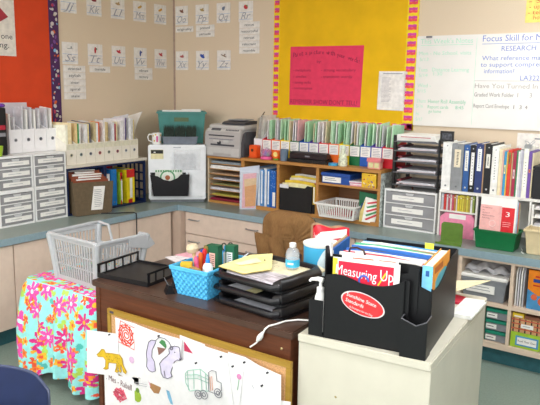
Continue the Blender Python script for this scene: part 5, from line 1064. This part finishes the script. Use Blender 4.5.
P('cover', MB().prism([(.02, .0), (.22, .0), (.22, .305), (.03, .29)], 'x', .008, .016), K('2c66b0', .4), t); P('cardboard', MB().prism([(.01, .0), (.22, .0), (.22, .31), (.02, .295)], 'x', -.002, .005), K('c0a07a', .7), t)
S1('paper_sheaf', MB().prism([(0, 0), (.03, 0), (.033, .33), (.006, .335)], 'x', 0, .014).prism([(.0, .0), (.028, 0), (.02, .3), (.0, .31)], 'x', .016, .022), PAPER, 'white papers standing behind the pump bottle in the organizer', 'paper', OW(.015, .092, .007), A8)
# papers behind the organizer on the cabinet
S1('paper_stack', MB().box(-.04, .045, -.13, .12, 0, .008).box(-.042, .04, -.128, .115, .008, .014), K('efeee8', .7), 'white paper stack on the cabinet behind the black organizer', 'paper', (3.372, -1.82, .7385), .06)
S1('folder', MB().prism([(0, 0), (.1, .02), (.13, .1), (.02, .12)], 'z', .0, .01), K('d02c48', .6), 'red folder corner on the cabinet beside the white paper stack', 'folder', (3.235, -1.80, .7385))
S1('envelope', MB().add([(-.1, -.14, .012), (.015, -.05, .06), (.1, .08, .085), (-.07, .09, .05), (-.1, -.14, .009), (.015, -.05, .057), (.1, .08, .082), (-.07, .09, .047)], [(0, 1, 2, 3), (7, 6, 5, 4), (0, 4, 5, 1), (1, 5, 6, 2), (2, 6, 7, 3), (3, 7, 4, 0)]), K('f0e4bc', .7), 'cream envelope propped behind the black organizer', 'envelope', (3.30, -1.70, .7385))
# power cord on desk front
t = T('extension_lead', 'white cord with an inline switch running over the front edge of the desk', 'cord')
P('cable', MB().tube([(2.93, -2.34, .745), (2.905, -2.36, .744), (2.87, -2.38, .744), (2.84, -2.42, .744), (2.83, -2.47, .744), (2.815, -2.500, .742), (2.802, -2.508, .728), (2.79, -2.511, .70), (2.765, -2.512, .665), (2.735, -2.512, .64)], .0036, 8), WHITE, t, smooth=True)
P('switch', MB().tube([(2.796, -2.514, .715), (2.788, -2.515, .70), (2.78, -2.515, .688), (2.77, -2.514, .674)], [.005, .011, .011, .005], 10), WHITE, t, smooth=True)
t = T('power_cable', 'black cable running over the left worktop edge and down the cabinet', 'cord'); P('cable', MB().tube([(.43, -1.27, .707), (.50, -1.2, .707), (.55, -1.13, .707), (.585, -1.09, .707), (.603, -1.08, .70), (.606, -1.08, .66), (.603, -1.08, .5), (.6, -1.08, .3), (.6, -1.08, .01)], .0045, 8), BLACKP, t, smooth=True)

# ------------------------------------------------------------------ chair with jacket
t = T('office_chair', 'desk chair behind the desk, its back under the brown jacket', 'chair', (2.05, -1.21, 0))
CH = K('3c3a40', .6)
P('seat', MB().prism([(-.21, -.26), (.21, -.26), (.23, -.05), (.2, .19), (-.2, .19), (-.23, -.05)], 'z', .43, .49), CH, t, .015); P('backrest', MB().prism([(-.17, .5), (.17, .5), (.175, .85), (.15, .88), (-.15, .88), (-.175, .85)], 'y', .03, .07), CH, t, .012)
P('back_support', box(-.03, .03, .07, .09, .3, .7), BLACKP, t); P('column', MB().lathe([(.025, .06), (.025, .43)], 14), BLACKP, t)
for k in range(5):
    a = k*2*PI/5+.3; P('leg', MB().tube([(0, 0, .09), (.15*math.cos(a), .15*math.sin(a), .08), (.28*math.cos(a), .28*math.sin(a), .065)], [.025, .02, .015], 8), BLACKP, t)
    P('caster', MB().lathe([(.001, -.012), (.03, -.012), (.03, .012), (.001, .012)], 14), BLACKP, t, loc=(.28*math.cos(a), .28*math.sin(a), .031), rz=(PI/2, 0, a))
JM = mat('brown_corduroy', (152, 112, 68), .95, .1, 50, bump=.7, bscale=150, stretch=(9, 1, 1))
t = T('jacket', 'brown corduroy jacket draped over the desk chair', 'jacket', (2.05, -1.18, 0))
m = MB()
def jk(u, v):
    th = (u*2-1)*PI           # around, 0 faces the camera
    z = .48+.425*v
    w = .19+.012*math.sin(v*5)-.0; tp = max(0, (v-.80)/.20)
    prof = math.sqrt(max(0, 1-tp**2.6))
    sx = abs(math.sin(th))**.6*(1 if math.sin(th) > 0 else -1); cy = abs(math.cos(th))**.8*(1 if math.cos(th) > 0 else -1)
    x = w*sx*(.35+.65*prof) if tp > 0 else w*sx
    y = -.075*cy*max(prof, .02)
    f = .006*math.sin(x*70+z*9)*(1-tp)+.006*math.sin(x*30-z*22)
    if x > .0 and .74 < z < .9 and cy > 0: f += .006*math.sin((math.atan2(z-.72, x-.06))*26)
    return (x, y-f*(1 if cy > 0 else -1), z)
m.grid(jk, 120, 60)
P('body', m, JM, t, smooth=True)
def lap(x0, x1, z0, z1, off):
    q = MB()
    def fn(u, v): 
        x = x0+(x1-x0)*u+.02*math.sin(v*3); z = z0+(z1-z0)*v
        return (x, -.082-off-.022*math.sin(PI*u)-.006*math.sin(v*9+u*5), z)
    q.grid(fn, 16, 24); q.grid(lambda u, v: tuple(Vector(fn(u, v))+Vector((0, .018, 0))), 16, 24); return q
P('sleeve', lap(-.215, -.10, .46, .76, -.004), JM, t, smooth=True); P('front_flap', lap(-.11, .0, .46, .75, .0), JM, t, smooth=True); P('front_flap', lap(.02, .1, .46, .70, .0), JM, t, smooth=True); P('sleeve', lap(.12, .205, .46, .70, -.004), JM, t, smooth=True)
P('lining', MB().prism([(.03, .66), (.07, .705), (.15, .675), (.15, .64), (.05, .62)], 'y', -.096, -.092), K('4a3836', .9), t)

# ------------------------------------------------------------------ flower cloth, side table, grey basket
t = T('side_table', 'small low table under the turquoise flowered cloth', 'table', (1.335, -2.08, 0)); 
P('tabletop', box(-.30, .30, -.255, .255, .545, .57), K('8a7a66', .6), t)
for a in (-.26, .26):
    for b in (-.22, .22):
        l = P('leg', box(a-.014, a+.014, b-.014, b+.014, .02, .545), K('55575c', .4, metal=.6), t); P('foot', MB().lathe([(.022, 0), (.026, .004), (.024, .022)], 14), BLACKP, l, loc=(a, b, 0))
random.seed(15)
hx, hy, zt_, rc = .312, .268, .5745, .05
per = []      # rounded rectangle perimeter
def per_pt(s):
    L = [2*(hx-rc), PI*rc/2, 2*(hy-rc), PI*rc/2]*2; tot = sum(L[:4])*2; d = s*tot
    segs = [((-hx+rc, -hy), (1, 0), 0), ((hx-rc, -hy+rc), None, -PI/2), ((hx, -hy+rc), (0, 1), 0), ((hx-rc, hy-rc), None, 0), ((hx-rc, hy), (-1, 0), 0), ((-hx+rc, hy-rc), None, PI/2), ((-hx, hy-rc), (0, -1), 0), ((-hx+rc, -hy+rc), None, PI)]
    for (o, dr, a0), l in zip(segs, L):
        if d <= l+1e-9:
            if dr: 
                n = (dr[1], -dr[0]); return (o[0]+dr[0]*d, o[1]+dr[1]*d), n
            a = a0+d/rc; return (o[0]+rc*math.cos(a), o[1]+rc*math.sin(a)), (math.cos(a), math.sin(a))
        d -= l
    return (-hx+rc, -hy), (0, -1)
NS, NT, ND = 480, 44, 110
PER = 2*(2*hx+2*hy); V = []; UV = []
for j in range(NT+ND+1):
    for i in range(NS):
        s = i/NS; (px, py), n = per_pt(s)
        if j <= NT:
            f = j/NT; V.append((px*f, py*f, zt_)); UV.append((px*f, py*f, 0))
        else:
            d = (j-NT)/ND; drop = d*(.505+.03*math.sin(s*2*PI*5+1)); 
            left = max(0, -n[0])*.075; fr = max(0, -n[1])*.03
            flare = .016+(left+fr+.012)*math.sin(min(1, d*1.25)*PI/2)*(1-.35*max(0, d-.6)/.4*(left > .05)) + .022*d*math.sin(s*2*PI*17)+.012*d*math.sin(s*2*PI*29+2)
            e = min(1, d*12); flare *= e
            V.append((px+n[0]*flare, py+n[1]*flare, zt_-drop-.006*0)); UV.append((s*PER, -drop, 1))
F = []; 
for j in range(NT+ND):
    for i in range(NS):
        k = (i+1) % NS
        F.append((j*NS+i, j*NS+k, (j+1)*NS+k, (j+1)*NS+i))
UVa = np.array(UV); cen = np.stack([UVa[list(f)].mean(0) if abs(UVa[f[0]][0]-UVa[f[1]][0]) < .5 or not UVa[f[0]][2] else UVa[f[0]] for f in F])
mi = np.zeros(len(F), int)
def stamp(dom, a, b, R, np_, sharp, rot, c, c2, r2):
    dx = cen[:, 0]-a; dy = cen[:, 1]-b; r = np.hypot(dx, dy); th = np.arctan2(dy, dx)+rot
    lim = R*(1-sharp+sharp*np.abs(np.cos(np_*th/2)))
    q = (cen[:, 2] == dom)
    mi[q & (r < lim)] = c; mi[q & (r < R*r2)] = c2
# 0 turquoise 1 lime 2 yellow-orange 3 orange-red 4 hot pink 5 deep pink 6 white 7 teal
def scatter(dom, x0, x1, y0, y1, R, n, fn):
    pts = []; tries = 0
    while len(pts) < n and tries < 4000:
        tries += 1; a, b = random.uniform(x0, x1), random.uniform(y0, y1)
        if all((a-p[0])**2+(b-p[1])**2 > (R*1.55)**2 for p in pts): pts.append((a, b)); fn(dom, a, b)
for dom, ext in ((0, (-hx, hx, -hy, hy)), (1, (0, PER, -.52, 0))):
    A = (ext[1]-ext[0])*(ext[3]-ext[2])
    scatter(dom, *ext, .03, int(A*150), lambda d, a, b: stamp(d, a, b, random.uniform(.022, .034), 2, .8, random.uniform(0, 6), random.choice([1, 1, 7]), 1, 0))
    scatter(dom, *ext, .04, int(A*120), lambda d, a, b: stamp(d, a, b, random.uniform(.022, .032), 5, .5, random.uniform(0, 6), random.choice([2, 2, 8]), 3, .3))
    scatter(dom, *ext, .04, int(A*80), lambda d, a, b: stamp(d, a, b, random.uniform(.028, .038), 5, .75, random.uniform(0, 6), random.choice([3, 3, 5]), 2, .22))
    scatter(dom, *ext, .062, int(A*42), lambda d, a, b: stamp(d, a, b, random.uniform(.05, .066), random.choice([7, 8]), .72, random.uniform(0, 6), random.choice([4, 5, 4]), random.choice([6, 6, 2]), .2))
me = bpy.data.meshes.new('tablecloth'); me.from_pydata(V, [], F)
for c in ('96e2de', 'b0d45a', 'f4b030', 'ee5a3a', 'ec52a8', 'd83284', 'c8eef0', '56b8ae', 'f08a34'): me.materials.append(K(c, .85, var=.05))
me.polygons.foreach_set('material_index', mi.tolist())
for p in me.polygons: p.use_smooth = True
me.update(); tc_ = link('tablecloth', me, None, (1.335, -2.08, 0))
tag(tc_, 'turquoise cloth with pink and orange flowers draped over the small side table', 'tablecloth')
GBK = K('b4b6b8', .45, var=.02)
t = T('storage_basket', 'grey plastic slotted storage basket on the flowered cloth', 'basket', (1.355, -2.245, .576), math.radians(-3.5))
w, d, h = .36, .28, .255; ww, dd = .43, .34
def gside(A, B, C2, D2, n, rows, name, top=1, cut=None):
    mb = MB(); A, B, C2, D2 = map(Vector, (A, B, C2, D2)); nr = (B-A).cross(C2-A).normalized()*.002
    def q(a0, a1, b0, b1, slant=0):
        pts = [A.lerp(B, a).lerp(C2.lerp(D2, a), b) for a, b in ((a0, b0), (a1, b0), (a1+slant, b1), (a0+slant, b1))]
        vs = [p-nr for p in pts]+[p+nr for p in pts]; mb.add(vs, [(0, 1, 2, 3), (7, 6, 5, 4), (0, 4, 5, 1), (1, 5, 6, 2), (2, 6, 7, 3), (3, 7, 4, 0)])
    q(0, 1, 0, .1); q(0, 1, .9*top, top); q(0, .09, .1, .9*top); q(.91, 1, .1, .9*top)
    for r in range(1, rows): z = .1+(.9*top-.1)*r/rows; q(.09, .91, z-.018, z+.018)
    for i in range(1, n): a = .09+.82*i/n; q(a-.011, a+.011, .1, .9*top, 0)
    P(name, mb, GBK, t)
bt = [(-w/2, 0, 0), (w/2, 0, 0), (w/2, d, 0), (-w/2, d, 0)]; tp = [(-ww/2, -.02, h), (ww/2, -.02, h), (ww/2, dd-.02, h), (-ww/2, dd-.02, h)]
gside(bt[0], bt[1], tp[0], tp[1], 15, 3, 'slotted_side'); gside(bt[1], bt[2], tp[1], tp[2], 12, 3, 'slotted_side'); gside(bt[2], bt[3], tp[2], tp[3], 15, 2, 'low_slotted_side', .62); gside(bt[3], bt[0], tp[3], tp[0], 12, 3, 'slotted_side')
P('floor', box(-w/2, w/2, 0, d, 0, .004), GBK, t)
m = MB()
m.tube([(-ww/2, dd*.8, h+.012), (-ww/2, -.02, h), (ww/2, -.02, h), (ww/2, dd*.8, h+.0)], .011, 8); m.tube([(-ww/2, dd*.8, h+.012), (-ww/2, dd-.02, h+.012), (-ww/2+.09, dd-.02, h+.005), (-ww/2+.13, dd-.025, h*.64), (ww/2-.12, dd-.025, h*.64), (ww/2-.06, dd-.02, h), (ww/2, dd-.02, h), (ww/2, dd*.8, h)], .009, 8)
P('rim', m, GBK, t, smooth=True)
for i in range(4):
    a, b = Vector(bt[i]), Vector(tp[i]); P('corner_post', MB().tube([a, a.lerp(b, .5), b], [.015, .016, .018], 10), GBK, t, smooth=True)
P('flare_lip', MB().prism([(dd*.55, h-.05), (dd-.02, h-.08), (dd+.03, h-.06), (dd-.02, h+.004), (dd*.55, h+.004)], 'x', ww/2, ww/2+.012), GBK, t, .002)

# ------------------------------------------------------------------ navy chair and table in the near left
t = T('school_chair', 'navy blue plastic school chair in the near left corner', 'chair', (2.41, -3.44, -.0), math.radians(28)); t.scale = (1, 1, .978)
NV = mat('navy_shell', (26, 38, 76), .45, .05, 20)
def back(u, v):
    x = (u-.5)*.40*(1-.06*v); a = abs(u-.5)*2
    return (x, .055-.05*a*a+.03*v+.0, .52+.265*v-(.035*max(0, a-.72)/.28*v)-.012*a*a*v)
m = MB(); m.grid(back, 24, 14); m.grid(lambda u, v: tuple(Vector(back(u, v))+Vector((0, -.008, 0))), 24, 14)
P('backrest', m, NV, t, smooth=True)
P('edge_roll', MB().tube([back(0, i/8) for i in range(9)]+[back(i/16, 1) for i in range(1, 17)]+[back(1, 1-i/8) for i in range(1, 9)], .006, 8), K('3d4560', .4), t, smooth=True)
P('seat', MB().grid(lambda u, v: ((u-.5)*.40, -.36+.40*v, .44-.015*math.sin(PI*u)*math.sin(PI*v)), 12, 12).grid(lambda u, v: ((u-.5)*.40, -.36+.40*v, .43-.015*math.sin(PI*u)*math.sin(PI*v)), 12, 12), NV, t, smooth=True)
for s in (-1, 1):
    P('leg', MB().tube([(s*.15, .02, .60), (s*.16, .03, .43), (s*.19, .08, .01)], .011, 8), STEEL, t, smooth=True); P('leg', MB().tube([(s*.16, .0, .425), (s*.16, -.3, .425), (s*.19, -.36, .01)], .011, 8), STEEL, t, smooth=True)
t = T('student_table', 'brown wood-grain student table at the bottom left edge of the photo', 'table', (2.66, -3.38, 0), math.radians(33))
P('tabletop', box(-.9, .14, -.6, -.022, .69, .715), wood('table_brown', (104, 62, 36), (84, 46, 26), .4, (20, 2, 2), 2), t, .003)
for a in (-.84, .08):
    for b in (-.55, -.08): P('leg', MB().tube([(a, b, 0), (a, b, .69)], .016, 10), STEEL, t)

# ------------------------------------------------------------------ camera and light
cam = bpy.data.cameras.new('camera'); co = bpy.data.objects.new('camera', cam); COL.objects.link(co)
yaw, pitch, roll = -.6052, .1747, .0156
f = Vector((math.sin(yaw)*math.cos(pitch), math.cos(yaw)*math.cos(pitch), -math.sin(pitch))); r0 = Vector((math.cos(yaw), -math.sin(yaw), 0)); u0 = r0.cross(f)
rr = math.cos(roll)*r0+math.sin(roll)*u0; up = -math.sin(roll)*r0+math.cos(roll)*u0
co.matrix_world = Matrix(((rr.x, up.x, -f.x, 4.1811), (rr.y, up.y, -f.y, -4.4804), (rr.z, up.z, -f.z, 1.6522), (0, 0, 0, 1)))
cam.sensor_width = 36; cam.lens = 652.44/540*36; cam.clip_start = .05
sc.camera = co
w = bpy.data.worlds.new('world'); sc.world = w; w.use_nodes = True
bg = w.node_tree.nodes['Background']; bg.inputs['Color'].default_value = (.95, .97, 1, 1); bg.inputs['Strength'].default_value = .3
def area(name, loc, target, sx, sy, e, col=(1, 1, 1)):
    l = bpy.data.lights.new(name, 'AREA'); l.shape = 'RECTANGLE'; l.size = sx; l.size_y = sy; l.energy = e; l.color = col
    o = bpy.data.objects.new(name, l); COL.objects.link(o); o.location = loc
    o.rotation_euler = (Vector(target)-Vector(loc)).to_track_quat('-Z', 'Y').to_euler(); return o
area('assumed_daylight', (2.0, -6.8, 1.9), (2.0, -1.2, .9), 3.2, 1.3, 50, (.97, .985, 1))  # bare area light added for assumed daylight; no window is built
fl = bpy.data.lights.new('assumed_flash', 'POINT'); fl.energy = 42; fl.shadow_soft_size = .03  # assumed camera flash: an unseen point light added beside the lens
fo = bpy.data.objects.new('assumed_flash', fl); COL.objects.link(fo); fo.location = (4.19+.05, -4.5, 1.73)
vs = sc.view_settings; vs.view_transform = 'Standard'; vs.look = 'None'; vs.gamma = 1; vs.use_curve_mapping = False; vs.exposure = .9
